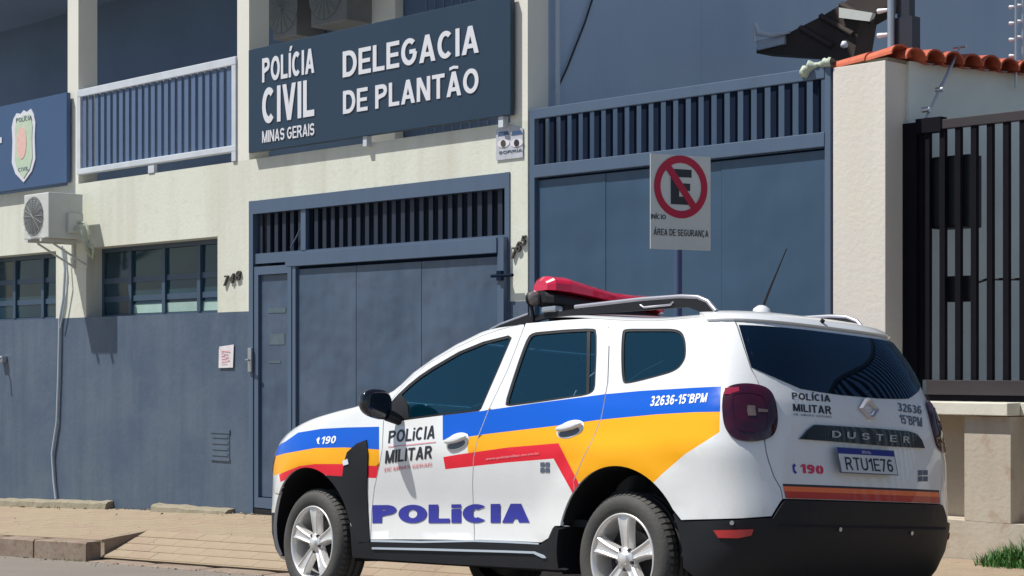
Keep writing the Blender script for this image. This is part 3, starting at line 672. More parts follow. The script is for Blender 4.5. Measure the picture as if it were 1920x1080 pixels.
# ------------------------------------------------------------------ yard gate
G0, G1 = -10.83, -7.765
g = thing('yard_gate', 'tall slate blue sheet steel yard gate with barred top between building and pillar', 'gate', (-9.3, NF, .1))
zt, zb1, zb0 = 3.62, 3.155, 3.05
part('gate_post', MB().box(G0, G0+.06, NF, NF+.08, 0, zt, bev=.004), 'gframe', g); part('gate_post', MB().box(G1-.05, G1, NF, NF+.08, 0, zt, bev=.004), 'gframe', g)
part('top_rail', MB().box(G0+.06, G1-.05, NF-.005, NF+.06, zt-.085, zt, bev=.006), 'gframe', g)
part('middle_rail', MB().box(G0+.06, G1-.05, NF-.005, NF+.06, zb0, zb1, bev=.006), 'gframe', g)
bar = MB().box(-.026, .026, 0, .03, zb1, zt-.085).mesh('gate_bar', ['darkbar'])
x = G0+.12
while x < G1-.06:
    link('gate_bar', bar, g, (x, NF+.015, 0)); x += .1275
xs = [G0+.06, W(1130, 500, NF).x, W(1347, 500, NF).x, G1-.05]
for i in range(3): part('sheet_panel', MB().box(xs[i]+.002, xs[i+1]-.002, NF+.035+.003*(i % 2), NF+.05, .12, zb0-.02), 'gate2', g)
part('gate_back', MB().box(G0+.06, G1-.05, NF+.052, NF+.056, .12, zb0-.001), 'darkbar', g)
# rag on the end of the top rail
mb = MB(); r = random.Random(2); vs = []; nu, nv = 16, 7
a, b = W(1500, 133, NF-.03), W(1555, 120, NF-.03)
for j in range(nv):
    for i in range(nu):
        t_ = i/(nu-1); an = j/(nv-1)*2*math.pi
        rr = .026+.010*math.sin(t_*9)+r.uniform(-.008, .008)+(.012 if t_ < .35 else 0)
        vs.append((a.x+(b.x-a.x)*t_, NF+.01+rr*1.4*math.cos(an), a.z+.02+(b.z-a.z)*t_+rr*math.sin(an)-(.03 if t_ < .25 else 0)))
mb.add(vs, [(j*nu+i, j*nu+i+1, (j+1)*nu+i+1, (j+1)*nu+i) for j in range(nv-1) for i in range(nu-1)], 0, True)
solo('knotted_rag', mb, 'cloth', 'pale crumpled rag tied round the right end of the yard gate rail', 'rag')

# thin pole at the corner of the building, conduit, wires
solo('corner_pipe', MB().tube([(-10.80, NF+.30, .1), (-10.80, NF+.30, 7.3)], .022, 8), 'pipe', 'thin pale pipe running up the corner behind the yard gate', 'pipe')
a = Wx(1112, -5, -10.83); b = Wx(1080, 85, -10.83); c_ = Wx(1046, 165, -10.83)
solo('hanging_wire', MB().tube([a, a.lerp(b, .5)+Vector((0, 0, -.02)), b, b.lerp(c_, .5)+Vector((0, 0, -.015)), c_], .009, 5), 'ink', 'thin dark wire slanting down the blue side wall', 'wire')

# ------------------------------------------------------------------ wall air conditioner
def acunit(x0, x1, y0, y1, z0, z1, label, cm='acw'):
    t = thing('air_conditioner', label, 'air conditioner', ((x0+x1)/2, y1, z0))
    b = part('casing', MB().box(x0, x1, y0, y1, z0, z1, bev=.012), cm, t)
    cx = x0+(x1-x0)*.40; cz = (z0+z1)/2; R = (z1-z0)*.43
    part('fan_recess', MB().lathe([(R, -.004), (R*.98, .0), (R*.9, -.012), (.0, -.012)], (cx, y0, cz), 'Y', 28), 'acg', t)
    mb = MB()
    for k in range(8): mb.lathe([(R*(.12+.115*k), -.016), (R*(.12+.115*k)+.003, -.016), (R*(.12+.115*k)+.003, -.018), (R*(.12+.115*k), -.018), (R*(.12+.115*k), -.016)], (cx, y0, cz), 'Y', 28)
    for k in range(8):
        an = k*math.pi/8; dx, dz = math.cos(an)*R, math.sin(an)*R; mb.tube([(cx-dx, y0-.018, cz-dz), (cx+dx, y0-.018, cz+dz)], .003, 4)
    part('fan_grille', mb, 'acg2' if cm == 'acw' else 'acg', t)
    return t
ya = NF-.56
ax0, ax1 = W(45, 400, ya).x, W(91, 400, ya).x; az1 = W(45, 366, ya).z; az0 = W(45, 450, ya).z
ac = acunit(ax0, ax1, ya, NF-.14, az0, az1, 'white outdoor air conditioner unit on a bracket on the cream wall')
part('service_cover', MB().box(ax1+.001, ax1+.05, NF-.34, NF-.16, az0+.06, az0+.28, bev=.01), 'acw', ac)
mb = MB()
for x in (ax0+.12, ax1-.12):
    mb = MB(); mb.box(x-.02, x+.02, ya-.03, NF-.002, az0-.035, az0-.002); mb.box(x-.02, x+.02, NF-.03, NF-.003, az0-.3, az0-.035)
    mb.tube([(x, NF-.02, az0-.28), (x, ya+.1, az0-.04)], .012, 6)
    part('bracket', mb, 'acw', ac)
mb = MB()
x = ax1
mb.tube([(x+.04, NF-.26, az0+.12), (x+.12, NF-.25, az0+.10), (x+.15, NF-.22, az0-.02), (x+.10, NF-.15, az0-.12), (x+.02, NF-.05, az0-.18)], .022, 8)
mb.tube([(x+.04, NF-.22, az0+.18), (x+.15, NF-.2, az0+.17), (x+.20, NF-.16, az0+.02), (x+.16, NF-.1, az0-.14), (x+.04, NF-.04, az0-.2)], .018, 8)
part('refrigerant_pipes', mb, 'cloth', ac)
mb = MB(); P = [W(u, v, NF-.025) for u, v in ((116, 462), (122, 505), (119, 560), (112, 600), (110, 700), (107, 790), (98, 850), (101, 900), (105, 935))]
mb.tube(P, .016, 8); P2 = [W(u, v, NF-.04) for u, v in ((124, 470), (128, 530), (118, 590), (113, 615))]; mb.tube(P2, .010, 6)
solo('drain_hose', mb, 'pipe', 'thin grey drain hose hanging from the air conditioner down the dado', 'hose')
# tap / bell at far left
q = W(10, 672, NF); mb = MB().box(q.x-.07, q.x+.05, NF-.07, NF-.002, q.z-.05, q.z+.03, bev=.01); mb.tube([(q.x, NF-.06, q.z), (q.x+.02, NF-.13, q.z+.02), (q.x+.02, NF-.15, q.z-.09)], .016, 8)
solo('wall_tap', mb, 'steel', 'small metal tap on the blue dado at the left edge', 'tap')
# things on the loggia behind the long sign
for k, (u0, u1, v0, v1, lab) in enumerate(((583, 650, -70, 33, 'white air conditioner hanging in the loggia above the word DELEGACIA'), (512, 556, -40, 62, 'pale air conditioner in the loggia above the word POLICIA'))):
    yy = NF+1.05 if k == 0 else NF+1.1
    a, b = W(u0, v1, yy), W(u1, v1, yy); acunit(a.x, b.x, yy, NF+1.49, b.z-.02, b.z+.62, lab, 'acshade')
mb = MB(); a = W(800, 30, NF+1.4)
for i in range(9): mb.tube([(a.x+.13*i, NF+1.4, 3.5), (a.x+.13*i, NF+1.4, 6.0)], .012, 6)
part('loggia_grille', mb, 'railbar', st)
a, b = W(700, 20, NF+1.46), W(752, 20, NF+1.46); part('loggia_pier', MB().box(a.x, b.x, NF+1.38, NF+1.49, 3.5, 6.04), 'column', st)

# ------------------------------------------------------------------ pillar, neighbour's fence, low wall, yard wall
PX0, PX1 = -7.742, -7.301
t = thing('gate_pillar', 'tall pale plastered gate pillar topped with salmon clay tiles', 'pillar', (-7.5, NF, 0))
part('shaft', MB().box(PX0, PX1, NF, NF+.45, -.2, 3.60, bev=.004), 'pillar', t)
def halftile(x0, x1, y, z, r0, r1, dz0=0, dz1=0):
    mb = MB(); vs = []; n = 10
    for (x, r, dz) in ((x0, r0, dz0), (x1, r1, dz1)):
        for k in range(n+1):
            a = math.pi*k/n; vs.append((x, y+r*math.cos(a)*1.15, z+dz+r*math.sin(a)*.75))
        for k in range(n+1):
            a = math.pi*k/n; vs.append((x, y+(r-.014)*math.cos(a)*1.15, z+dz+(r-.014)*math.sin(a)*.75))
    q = n+1
    for k in range(n): mb.add([vs[k], vs[k+1], vs[2*q+k+1], vs[2*q+k]], [(0, 1, 2, 3)], 0, True)
    for k in range(n): mb.add([vs[q+k], vs[q+k+1], vs[3*q+k+1], vs[3*q+k]], [(0, 1, 2, 3)], 0, True)
    for s_ in (0, 2*q): mb.add([vs[s_+k] for k in range(2*q)], [(k, k+1, q+k+1, q+k) for k in range(n)], 0)
    return mb
part('ridge_tile', halftile(PX0-.03, PX0+.26, NF+.12, 3.60, .085, .10, 0, .02), 'tile', t)
part('ridge_tile', halftile(PX0+.23, PX1+.05, NF+.12, 3.615, .088, .105, 0, .025), 'tile', t)
part('tile_bed', MB().box(PX0, PX1, NF+.03, NF+.30, 3.600, 3.625), 'concrete', t)
# yard wall going back to the right, capped with tiles
D = Vector((.249, .969, 0)).normalized(); Q = Vector((D.y, -D.x, 0)); B0 = Vector((-7.29, NF+.20, 0))
t = thing('yard_wall', 'whitewashed side wall in shade capped with a row of red clay tiles', 'wall', (-6.9, 12, 0))
def lp(a, b, z): p = B0+D*a+Q*b; return (p.x, p.y, z)
mb = MB(); mb.prism([lp(.05, -.15, -.4), lp(.05, .0, -.4), lp(7, 0, -.4), lp(7, -.15, -.4)], (0, 0, 4.02)); part('plastered_wall', mb, 'yardwall', t)
tb = MB(); n = 10; vs = []
for (b, r) in ((.10, .095), (-.24, .075)):
    for rr in (r, r-.014):
        for k in range(n+1):
            a = math.pi*k/n; p = D*(rr*math.cos(a))+Q*b; vs.append((p.x, p.y, rr*math.sin(a)*.9-(.05 if b > 0 else 0)))
q = n+1
for k in range(n):
    tb.add([vs[k], vs[k+1], vs[2*q+k+1], vs[2*q+k]], [(0, 1, 2, 3)], 0, True); tb.add([vs[q+k], vs[q+k+1], vs[3*q+k+1], vs[3*q+k]], [(0, 1, 2, 3)], 0, True)
for s_ in (0, 2*q): tb.add([vs[s_+k] for k in range(2*q)], [(k, k+1, q+k+1, q+k) for k in range(n)])
tm = tb.mesh('clay_tile', ['tile'])
for i in range(36):
    p = B0+D*(.03+.175*i); o = link('clay_tile', tm, t, (p.x, p.y, 3.665+rnd.uniform(-.006, .006))); o.rotation_euler.z = rnd.uniform(-.03, .03)
# channel tiles between
cb = MB(); vs = []
for (b, r) in ((.08, .085), (-.22, .085)):
    for k in range(n+1):
        a = math.pi+math.pi*k/n; p = D*(r*math.cos(a))+Q*b; vs.append((p.x, p.y, r*math.sin(a)*.35-(.05 if b > 0 else 0)))
for k in range(n): cb.add([vs[k], vs[k+1], vs[q+k+1], vs[q+k]], [(0, 1, 2, 3)], 0, True)
cm = cb.mesh('channel_tile', ['tile'])
for i in range(36):
    p = B0+D*(.12+.175*(i+.5)); link('channel_tile', cm, t, (p.x, p.y, 3.67))
# low wall with niches and coping
t = thing('low_wall', 'low beige street wall with niches and pale coping under the dark fence', 'wall', (-5.5, NF, .2))
part('wall', MB().box(PX1+.002, 3, NF+.27, NF+.5, -.3, 1.17), 'beige', t)
part('plinth', MB().box(PX1+.002, 3, NF, NF+.268, -.3, .47), 'beige', t)
px = [(-6.675, -6.33)]
x = -5.6
while x < 2.5: px.append((x, x+.35)); x += 1.08
for a, b in px:
    part('pilaster', MB().box(a, b, NF+.001, NF+.268, .472, 1.165), 'beige', t)
part('coping', MB().box(PX1+.002, -6.32, NF-.055, NF+.5, 1.172, 1.255, bev=.006), 'coping', t)
part('coping', MB().box(-6.318, 3, NF+.10, NF+.5, 1.172, 1.255, bev=.006), 'coping', t)
# fence on the low wall
NFE = NF+.20
g = thing('street_fence', 'dark iron fence with vertical bars on the low beige wall', 'fence', (-5, NFE, 1.26))
part('end_post', MB().box(PX1+.003, PX1+.115, NFE, NFE+.08, 1.26, 3.18, bev=.004), 'fence', g)
part('top_rail', MB().box(PX1+.115, 3, NFE, NFE+.06, 3.115, 3.18, bev=.004), 'fencer', g)
part('top_bracket', MB().box(PX1+.115, W(1765, 230, NFE).x, NFE-.01, NFE+.07, 3.10, 3.20), 'fence', g)
part('bottom_rail', MB().box(W(1738, 712, NFE).x, 3, NFE-.01, NFE+.06, 1.30, 1.40, bev=.004), 'fencer', g)
part('bottom_strip', MB().box(PX1+.115, 3, NFE+.01, NFE+.05, 1.258, 1.30), 'fence', g)
bar = MB().box(-.021, .021, 0, .035, 1.40, 3.115).mesh('fence_bar', ['fence'])
x = W(1736, 500, NFE).x; dxp = (W(1915, 500, NFE).x-x)/6
while x < 3: link('fence_bar', bar, g, (x, NFE+.01, 0)); x += dxp
link('fence_bar', bar, g, (W(1722, 500, NFE).x-.0, NFE+.03, 0))
yb = NFE+.07
a, b = W(1747, 295, yb), W(1817, 425, yb)
t = solo('meter_box', MB().box(a.x, b.x, yb, yb+.16, b.z, a.z, bev=.01).box(a.x+.02, b.x-.02, yb-.008, yb, b.z+.02, a.z-.02), 'black', 'dark rectangular box mounted behind the fence bars', 'box')
a, b = W(1772, 518, yb), W(1818, 565, yb); q = W(1920, 528, yb)
t = solo('gate_lock', MB().box(a.x, b.x, yb, yb+.08, b.z, a.z, bev=.01).tube([(b.x, yb+.03, (a.z+b.z)/2+.03), (b.x+.12, yb+.03, a.z-.03), (q.x+.5, yb+.03, q.z)], .01, 6), 'black', 'dark lock box with a bolt rod behind the fence', 'lock')

# roof pole, electric fence rods
p = W(1671, 80, NF+.30)
t = thing('roof_pole', 'silver steel pole with insulators rising from the tiled pillar', 'pole', (p.x, p.y, p.z-.1))
part('tube', MB().tube([(p.x, p.y, 3.6), (p.x, p.y, 5.6)], .028, 12), 'steel', t)
part('dark_sleeve', MB().box(p.x+.03, p.x+.13, p.y+.03, p.y+.10, 3.68, 5.6).box(p.x+.02, p.x+.16, p.y+.02, p.y+.12, 3.68, 3.95), 'ink', t)
for z in (W(1655, 66, NF+.3).z, W(1655, 20, NF+.3).z): part('insulator', MB().tube([(p.x-.03, p.y, z), (p.x-.11, p.y, z)], [.012, .02], 8), 'letter', t)
def rod(u, v0, v1, a, label, n_ins, side=-1):
    # on the yard wall at distance a
    P0 = B0+D*a
    k = P0.y; b0, b1 = W(u, v0, k), W(u, v1, k)
    t = thing('electric_fence_rod', label, 'rod', (b1.x, k, b1.z))
    part('rod', MB().tube([b1, b0], .011, 8), 'steel', t)
    for i in range(n_ins):
        z = b1.z+(b0.z-b1.z)*(.25+.75*i/n_ins); part('insulator', MB().tube([(b1.x-.015, k, z), (b1.x-.05, k, z)], [.008, .016], 8), 'letter', t)
rod(1905, -80, 165, .99, 'upright electric fence rod with small white insulators at the right edge', 6)
rod(1918, -80, 118, 1.06, 'second electric fence rod close behind the first at the right edge', 5)
k = NFE+.02; P = [W(1737, 222, k), W(1762, 168, k+.12), W(1783, 125, k+.3), W(1800, 88, k+.45)]
mb = MB().tube(P, .012, 8); mb.tube([P[3]+Vector((-.05, 0, .0)), P[3]+Vector((.05, 0, 0))], .012, 6); mb.tube([P[1]+Vector((-.03, 0, 0)), P[1]+Vector((.03, 0, 0))], .018, 6); mb.tube([P[0]+Vector((-.03, 0, .06)), P[0]+Vector((.03, 0, .06))], .02, 6)
solo('leaning_rod', mb, 'steel', 'slanting metal stay from fence corner up to the tiles', 'rod')

# lean-to roof behind the yard gate
n0 = NF+2.6
t = thing('lean_to_roof', 'dark timber lean-to roof in shade above the yard gate', 'roof', (-8.6, n0, 3.6))
Pp = [W(u, v, n0) for u, v in ((1418, 100), (1420, 80), (1482, 60), (1545, 28), (1600, -6), (1665, -42), (1665, 10), (1612, 40), (1600, 112))]
part('roof_body', MB().prism(Pp, (0, .25, 0)), 'roofd', t)
for k in range(3):
    u0 = 1500+k*38; a = W(u0, 52-k*22, n0-.02); b = W(u0+60, 52-k*22+34, n0-.02)
    part('rafter', MB().tube([a, b], .028, 4), 'roofd', t)
part('gutter', MB().tube([W(1416, 44, n0-.05), W(1424, 62, n0-.05), W(1450, 66, n0-.05), W(1480, 60, n0-.05)], [.02, .03, .025, .015], 8).tube([W(1416, 44, n0-.05), W(1416, 78, n0-.05)], .02, 6), 'railw', t)
part('fascia', MB().prism([W(u, v, n0-.03) for u, v in ((1418, 76), (1470, 66), (1470, 82), (1420, 94))], (0, .03, 0)), 'pipe', t)
part('grey_beam', MB().prism([W(u, v, n0-.06) for u, v in ((1573, 14), (1636, 24), (1630, 40), (1573, 33))], (0, .05, 0)), 'acw', t)
part('lamp_bulb', MB().lathe([(0, -.03), (.03, -.02), (.035, .0), (.02, .03), (0, .035)], W(1583, 84, n0-.08), 'Z', 12), 'letter', t)

# ------------------------------------------------------------------ no parking sign
ns = 9.4
sc_ = W(1275, 380, ns)
t = thing('no_parking_sign', 'no parking sign with red ring and crossed letter E on a dark pole', 'traffic sign', (sc_.x, sc_.y, sidewalk(sc_.x, ns)))
yaw = YAW+math.radians(27)          # turned so its right side is farther away
R = Matrix.Rotation(yaw, 3, 'Z')
scale = (Vector(sc_)-CAM).dot(Vector((-sY, cY, 0)))/FPX
WW = 120*scale/math.cos(math.radians(27))*.985; HH = 177*scale
def SP(a, b, d=0): return Vector(sc_)+R @ Vector((a*WW, -d, b*HH))
def sprism(pts, d0, th): return [SP(a, b, d0) for a, b in pts], R @ Vector((0, th, 0))
pts, dv = sprism([(-.5, -.5), (.5, -.5), (.5, .5), (-.5, .5)], .01, .006)
part('plate', MB().prism(pts, dv), 'signw', t)
def ell(r, n=48, cy=.165): return [(r*math.cos(2*math.pi*i/n)/WW, cy+r*math.sin(2*math.pi*i/n)/HH) for i in range(n)]
Rr = 118*scale/2
o_ = ell(Rr); i_ = ell(Rr*.76); mb = MB(); d_ = .013
mb.add([SP(a, b, d_) for a, b in o_]+[SP(a, b, d_) for a, b in i_], [(k, (k+1) % 48, 48+(k+1) % 48, 48+k) for k in range(48)])
part('red_ring', mb, 'signr', t)
v_, f_ = textmesh('E', .06)
mb = MB(); eh = Rr*1.12/HH; ew = Rr*.78/WW
mb.add([SP(-ew/2+ew*p[0]+.005, .165-eh/2+eh*p[1], .0125) for p in v_], [list(q) for q in f_]); part('letter_e', mb, 'signk', t)
a = math.radians(-52); dx, dy = math.cos(a), math.sin(a); hw = Rr*.12
mb = MB(); pr = [(-dx*Rr*.82-dy*hw, -dy*Rr*.82+dx*hw), (-dx*Rr*.82+dy*hw, -dy*Rr*.82-dx*hw), (dx*Rr*.82+dy*hw, dy*Rr*.82-dx*hw), (dx*Rr*.82-dy*hw, dy*Rr*.82+dx*hw)]
mb.add([SP(x/WW, .165+y/HH, .0145) for x, y in pr], [(0, 1, 2, 3)]); part('red_slash', mb, 'signr', t)
def stext(s, a0, a1, b0, b1, m='signk', bold=.02):
    v_, f_ = textmesh(s, bold); mb = MB(); mb.add([SP(a0+(a1-a0)*p[0], b0+(b1-b0)*p[1], .0135) for p in v_], [list(q) for q in f_]); part('lettering', mb, m, t)
stext('ÁREA DE SEGURANÇA', -.45, .46, -.355, -.285)
stext('INÍCIO', -.5, -.25, -.185, -.135)
top = SP(0, .3, -.02); zb = sidewalk(sc_.x, ns)
part('pole', MB().tube([(top.x, top.y, zb-.1), (top.x, top.y, top.z)], .026, 12), 'pole', t)

# ================================================================== police car
def cam2w(X, Y, a): return Vector((cY*X-sY*Y, sY*X+cY*Y, 1.5-a))
RH = cam2w(.569, 9.39, 1.0017); FH = cam2w(-1.276, 11.56, 1.1323)
fw = FH-RH; WB = fw.length; fw.normalize()
rt = cam2w(.7615, .648, 0)-CAM; rt.z = -.07; rt -= fw*rt.dot(fw); rt.normalize(); lf = -rt; up = fw.cross(lf)
YR = .86; HR = .345
O = RH-lf*YR-up*HR
MC = Matrix((fw, lf, up)).transposed().to_4x4(); MC.translation = O
MI = MC.inverted(); LC = MI @ CAM; MI3 = MI.to_3x3()
car = bpy.data.objects.new('police_car', None); C.objects.link(car); car.matrix_world = MC
car['label'] = 'white police SUV with blue, yellow and red stripes parked before the gates'; car['category'] = 'police car'
def lray(u, v): return (MI3 @ ray(u, v)).normalized()
def at(u, v, y):                                # local point on the plane y = const of the car
    d = lray(u, v); return LC+d*((y-LC.y)/d.y)
def atx(u, v, x):
    d = lray(u, v); return LC+d*((x-LC.x)/d.x)

#        z     xf     xr     w     ar    af   pr   pf
KEYS = [(.20, 3.62, -.80, .83, .40, .85, 3.0, 3.0),
        (.32, 3.70, -.88, .858, .40, .85, 3.2, 3.0),
        (.45, 3.74, -.93, .868, .40, .85, 3.4, 3.0),
        (.60, 3.74, -.945, .876, .40, .85, 3.4, 3.0),
        (.75, 3.72, -.925, .892, .40, .85, 3.4, 3.0),
        (.88, 3.68, -.905, .906, .38, .85, 3.4, 3.0),
        (.98, 3.60, -.895, .897, .38, .85, 3.2, 3.0),
        (1.04, 3.40, -.89, .885, .38, .80, 3.2, 3.0),
        (1.09, 3.05, -.88, .872, .38, .75, 3.2, 3.0),
        (1.13, 2.68, -.87, .860, .36, .7, 3.2, 3.0),
        (1.17, 2.40, -.86, .845, .36, .6, 3.2, 3.2),
        (1.21, 2.26, -.845, .830, .36, .50, 3.2, 3.4),
        (1.30, 2.12, -.815, .800, .36, .46, 3.2, 3.4),
        (1.40, 1.90, -.775, .765, .36, .46, 3.2, 3.4),
        (1.49, 1.66, -.725, .728, .36, .46, 3.2, 3.4),
        (1.555, 1.40, -.680, .692, .36, .46, 3.2, 3.2),
        (1.595, 1.14, -.640, .655, .36, .44, 3.2, 3.0),
        (1.620, .90, -.57, .600, .36, .40, 3.0, 2.6),
        (1.638, .70, -.47, .48, .32, .38, 3.0, 2.4),
        (1.650, .54, -.32, .30, .30, .34, 2.6, 2.2),
        (1.655, .44, -.2, .001, .1, .2, 2, 2)]
SUBR = 5
K = np.array(KEYS)
def cr(p0, p1, p2, p3, t): return .5*((2*p1)+(-p0+p2)*t+(2*p0-5*p1+4*p2-p3)*t*t+(-p0+3*p1-3*p2+p3)*t**3)
rows = []
for i in range(len(K)-1):
    p0 = K[max(i-1, 0)]; p3 = K[min(i+2, len(K)-1)]
    def safe(a, b): return b
    d1 = np.linalg.norm((K[i+1]-K[i])[:4]*[1, .4, .6, 1]); d0 = np.linalg.norm((K[i]-p0)[:4]*[1, .4, .6, 1]) or d1; d2 = np.linalg.norm((p3-K[i+1])[:4]*[1, .4, .6, 1]) or d1
    q0 = K[i]-(K[i]-p0)*min(1.6, d1/max(d0, 1e-6)) if i else K[i]*2-K[i+1]; q3 = K[i+1]+(p3-K[i+1])*min(1.6, d1/max(d2, 1e-6)) if i+2 < len(K) else K[i+1]
    for k in range(SUBR): rows.append(cr(q0, K[i], K[i+1], q3, k/SUBR))
rows.append(K[-1])
NRr, NSs, NFf = 30, 44, 32
def quarter(n, a, w, p):
    ph = np.linspace(0, math.pi/2, 160); e = 2/p
    x = a-a*np.abs(np.cos(ph))**e; y = w*np.abs(np.sin(ph))**e; x[-1] = a; y[-1] = w
    d = np.r_[0, np.cumsum(np.hypot(np.diff(x), np.diff(y)))]; s = np.linspace(0, d[-1], n+1)
    return np.interp(s, d, x), np.interp(s, d, y)
NC = NRr+NSs+NFf                                 # columns on the left half, index 0..NC
G = np.zeros((len(rows), 2*NC, 3))
def ss(a, b, x): t = min(1, max(0, (x-a)/(b-a))); return t*t*(3-2*t)
for i, (z, xf, xr, wd, ar, af, pr, pf) in enumerate(rows):
    wd = max(wd, .0005); xr_, yr_ = quarter(NRr, ar, wd, pr); xf_, yf_ = quarter(NFf, af, wd, pf)
    xs = np.r_[xr+xr_, np.linspace(xr+ar, xf-af, NSs+1)[1:], xf-xf_[::-1][1:]]
    ys = np.r_[yr_, np.full(NSs, wd), yf_[::-1][1:]]
    for j in range(NC+1):
        x, y, zz = xs[j], ys[j], z
        if y > .5 and z < 1.15:
            for hx in (0., WB):
                dd = math.hypot(x-hx, z-HR); y += .022*(1-ss(.50, .66, dd))*ss(.5, .8, y)
            y -= .018*ss(.45, .8, x)*(1-ss(2.0, 2.35, x))*math.exp(-((z-.55)/.16)**2)
            y += .008*math.exp(-((z-.93)/.05)**2)
        lift = (.075*ss(-.1, .9, x)+.045*ss(.85, 1.5, x))*ss(.85, 1.12, z)*(1-.25*ss(2.0, 2.5, x))
        zz += lift
        G[i, j] = (x, y, zz)
        if 0 < j < NC: G[i, 2*NC-j] = (x, -y, zz)
NR = len(rows)
vs = G.reshape(-1, 3).tolist(); fcs = []
for i in range(NR-1):
    for j in range(2*NC): fcs.append((i*2*NC+j, (i+1)*2*NC+j, (i+1)*2*NC+(j+1) % (2*NC), i*2*NC+(j+1) % (2*NC)))
bvh = BVHTree.FromPolygons([Vector(v) for v in vs], fcs)
# vertex normals
Gx = np.roll(G, -1, 1)-np.roll(G, 1, 1); Gt = np.gradient(G, axis=0)
GN = np.cross(Gt, Gx); 
GN /= np.maximum(np.linalg.norm(GN, axis=2, keepdims=True), 1e-9)
_c = G.mean((0, 1))
if ((GN*(G-_c)).sum(2)[10:60] > 0).mean() < .5: GN = -GN
GN[-1] = (0, 0, 1)
def ev(c, r, off=0.):
    r = min(max(r, 0), NR-1.001); i = int(r); a = r-i; c = c % (2*NC); j = int(c) % (2*NC); b = c-int(c); j2 = (j+1) % (2*NC)
    w_ = ((1-a)*(1-b), (1-a)*b, a*(1-b), a*b)
    p = G[i, j]*w_[0]+G[i, j2]*w_[1]+G[i+1, j]*w_[2]+G[i+1, j2]*w_[3]
    n = GN[i, j]*w_[0]+GN[i, j2]*w_[1]+GN[i+1, j]*w_[2]+GN[i+1, j2]*w_[3]; n = n/max(1e-9, np.linalg.norm(n))
    return Vector(p+n*off), Vector(n)
def inv(p, fi):
    i, j = divmod(fi, 2*NC); a, b = Vector(G[i, j]), Vector(G[i, (j+1) % (2*NC)]); c_, d = Vector(G[i+1, j]), Vector(G[i+1, (j+1) % (2*NC)])
    e1 = ((b-a)+(d-c_))*.5; e2 = ((c_-a)+(d-b))*.5; m = (a+b+c_+d)*.25; q = p-m
    A = np.array([[e1.dot(e1), e1.dot(e2)], [e1.dot(e2), e2.dot(e2)]]); B = np.array([q.dot(e1), q.dot(e2)])
    try: x = np.linalg.solve(A, B)
    except Exception: x = (0, 0)
    return (j+.5+float(np.clip(x[0], -.5, .5)), i+.5+float(np.clip(x[1], -.5, .5)))
def hit(o, d):
    d = d.normalized(); p, n, f, _ = bvh.ray_cast(o, d)
    if p is None:
        best = None
        t0 = (Vector((1, .3, .9))-o).dot(d)
        for k in range(-30, 31):
            q = o+d*(t0+k*.08); pp, nn, ff, dd = bvh.find_nearest(q)
            if best is None or dd < best[2]: best = (pp, ff, dd)
        p, f = best[0], best[1]
    return inv(p, f)
def toST(q):
    k = q[0]
    if k == 'p': return hit(LC, lray(q[1], q[2]))
    if k == 's': return hit(Vector((q[1], 5, q[2])), Vector((0, -1, 0)))
    if k == 'r': return hit(Vector((-5, q[1], q[2])), Vector((1, 0, 0)))
    if k == 'f': return hit(Vector((8, q[1], q[2])), Vector((-1, 0, 0)))
    if k == 't': return hit(Vector((q[1], q[2], 6)), Vector((0, 0, -1)))
    return (q[1], q[2])
ROOF_R = SUBR*16+1.0                             # row where the roof skin begins (z about 1.60)
def fixc(P):                                     # unwrap so that a polygon over the rear centre stays together
    return [((c-2*NC) if c > 1.5*NC else c, r) for c, r in P]
def path(items, rearwrap=True):
    out = []
    for k, q in enumerate(items):
        if isinstance(q[0], (int, float)): q = ('p',)+tuple(q)
        items[k] = q
    for a, b in zip(items, items[1:]+[None]):
        out.append(toST(a))
        if b is not None and a[0] == b[0] and a[0] in 'psrft':
            L = math.hypot(b[1]-a[1], b[2]-a[2]); n = int(L/(9 if a[0] == 'p' else .04))
            for i in range(1, n+1):
                t = i/(n+1); out.append(toST((a[0], a[1]+(b[1]-a[1])*t, a[2]+(b[2]-a[2])*t)))
    return fixc(out) if rearwrap else out
def chai(P, n=2):
    for _ in range(n):
        Q = []
        for p, q in zip(P, P[1:]+P[:1]):
            Q += [(p[0]*.75+q[0]*.25, p[1]*.75+q[1]*.25), (p[0]*.25+q[0]*.75, p[1]*.25+q[1]*.75)] if math.hypot(p[0]-q[0], p[1]-q[1]) < 60 else [(p[0]+(q[0]-p[0])*5/60, p[1]+(q[1]-p[1])*5/60), (q[0]+(p[0]-q[0])*5/60, q[1]+(p[1]-q[1])*5/60)]
        P = Q
    return P
def cpath(items): return path([tuple(q) for q in items]+[tuple(items[0])])[:-1]
def dens(P):
    out = []
    for (a, b) in zip(P, P[1:]+P[:1]):
        n = max(1, int(math.hypot((b[0]-a[0])/1.6, (b[1]-a[1])/3)))
        for i in range(n): out.append((a[0]+(b[0]-a[0])*i/n, a[1]+(b[1]-a[1])*i/n))
    o2 = []
    for p in out:
        if not o2 or math.hypot(p[0]-o2[-1][0], p[1]-o2[-1][1]) > .03: o2.append(p)
    if math.hypot(o2[0][0]-o2[-1][0], o2[0][1]-o2[-1][1]) < .03: o2.pop()
    return o2
def pip(P, X, Y):
    P = np.array(P); r = np.zeros(len(X), bool); x1, y1 = P[:, 0], P[:, 1]; x2, y2 = np.roll(x1, -1), np.roll(y1, -1)
    for a, b, c_, d in zip(x1, y1, x2, y2):
        m = ((b > Y) != (d > Y))
        if b != d: r ^= m & (X < (c_-a)*(Y-b)/(d-b)+a)
    return r
def arc(hx, a0, a1, R=.475, n=14):
    return [('s', hx+R*math.cos(math.radians(a0+(a1-a0)*i/n)), HR+R*math.sin(math.radians(a0+(a1-a0)*i/n))) for i in range(n+1)]
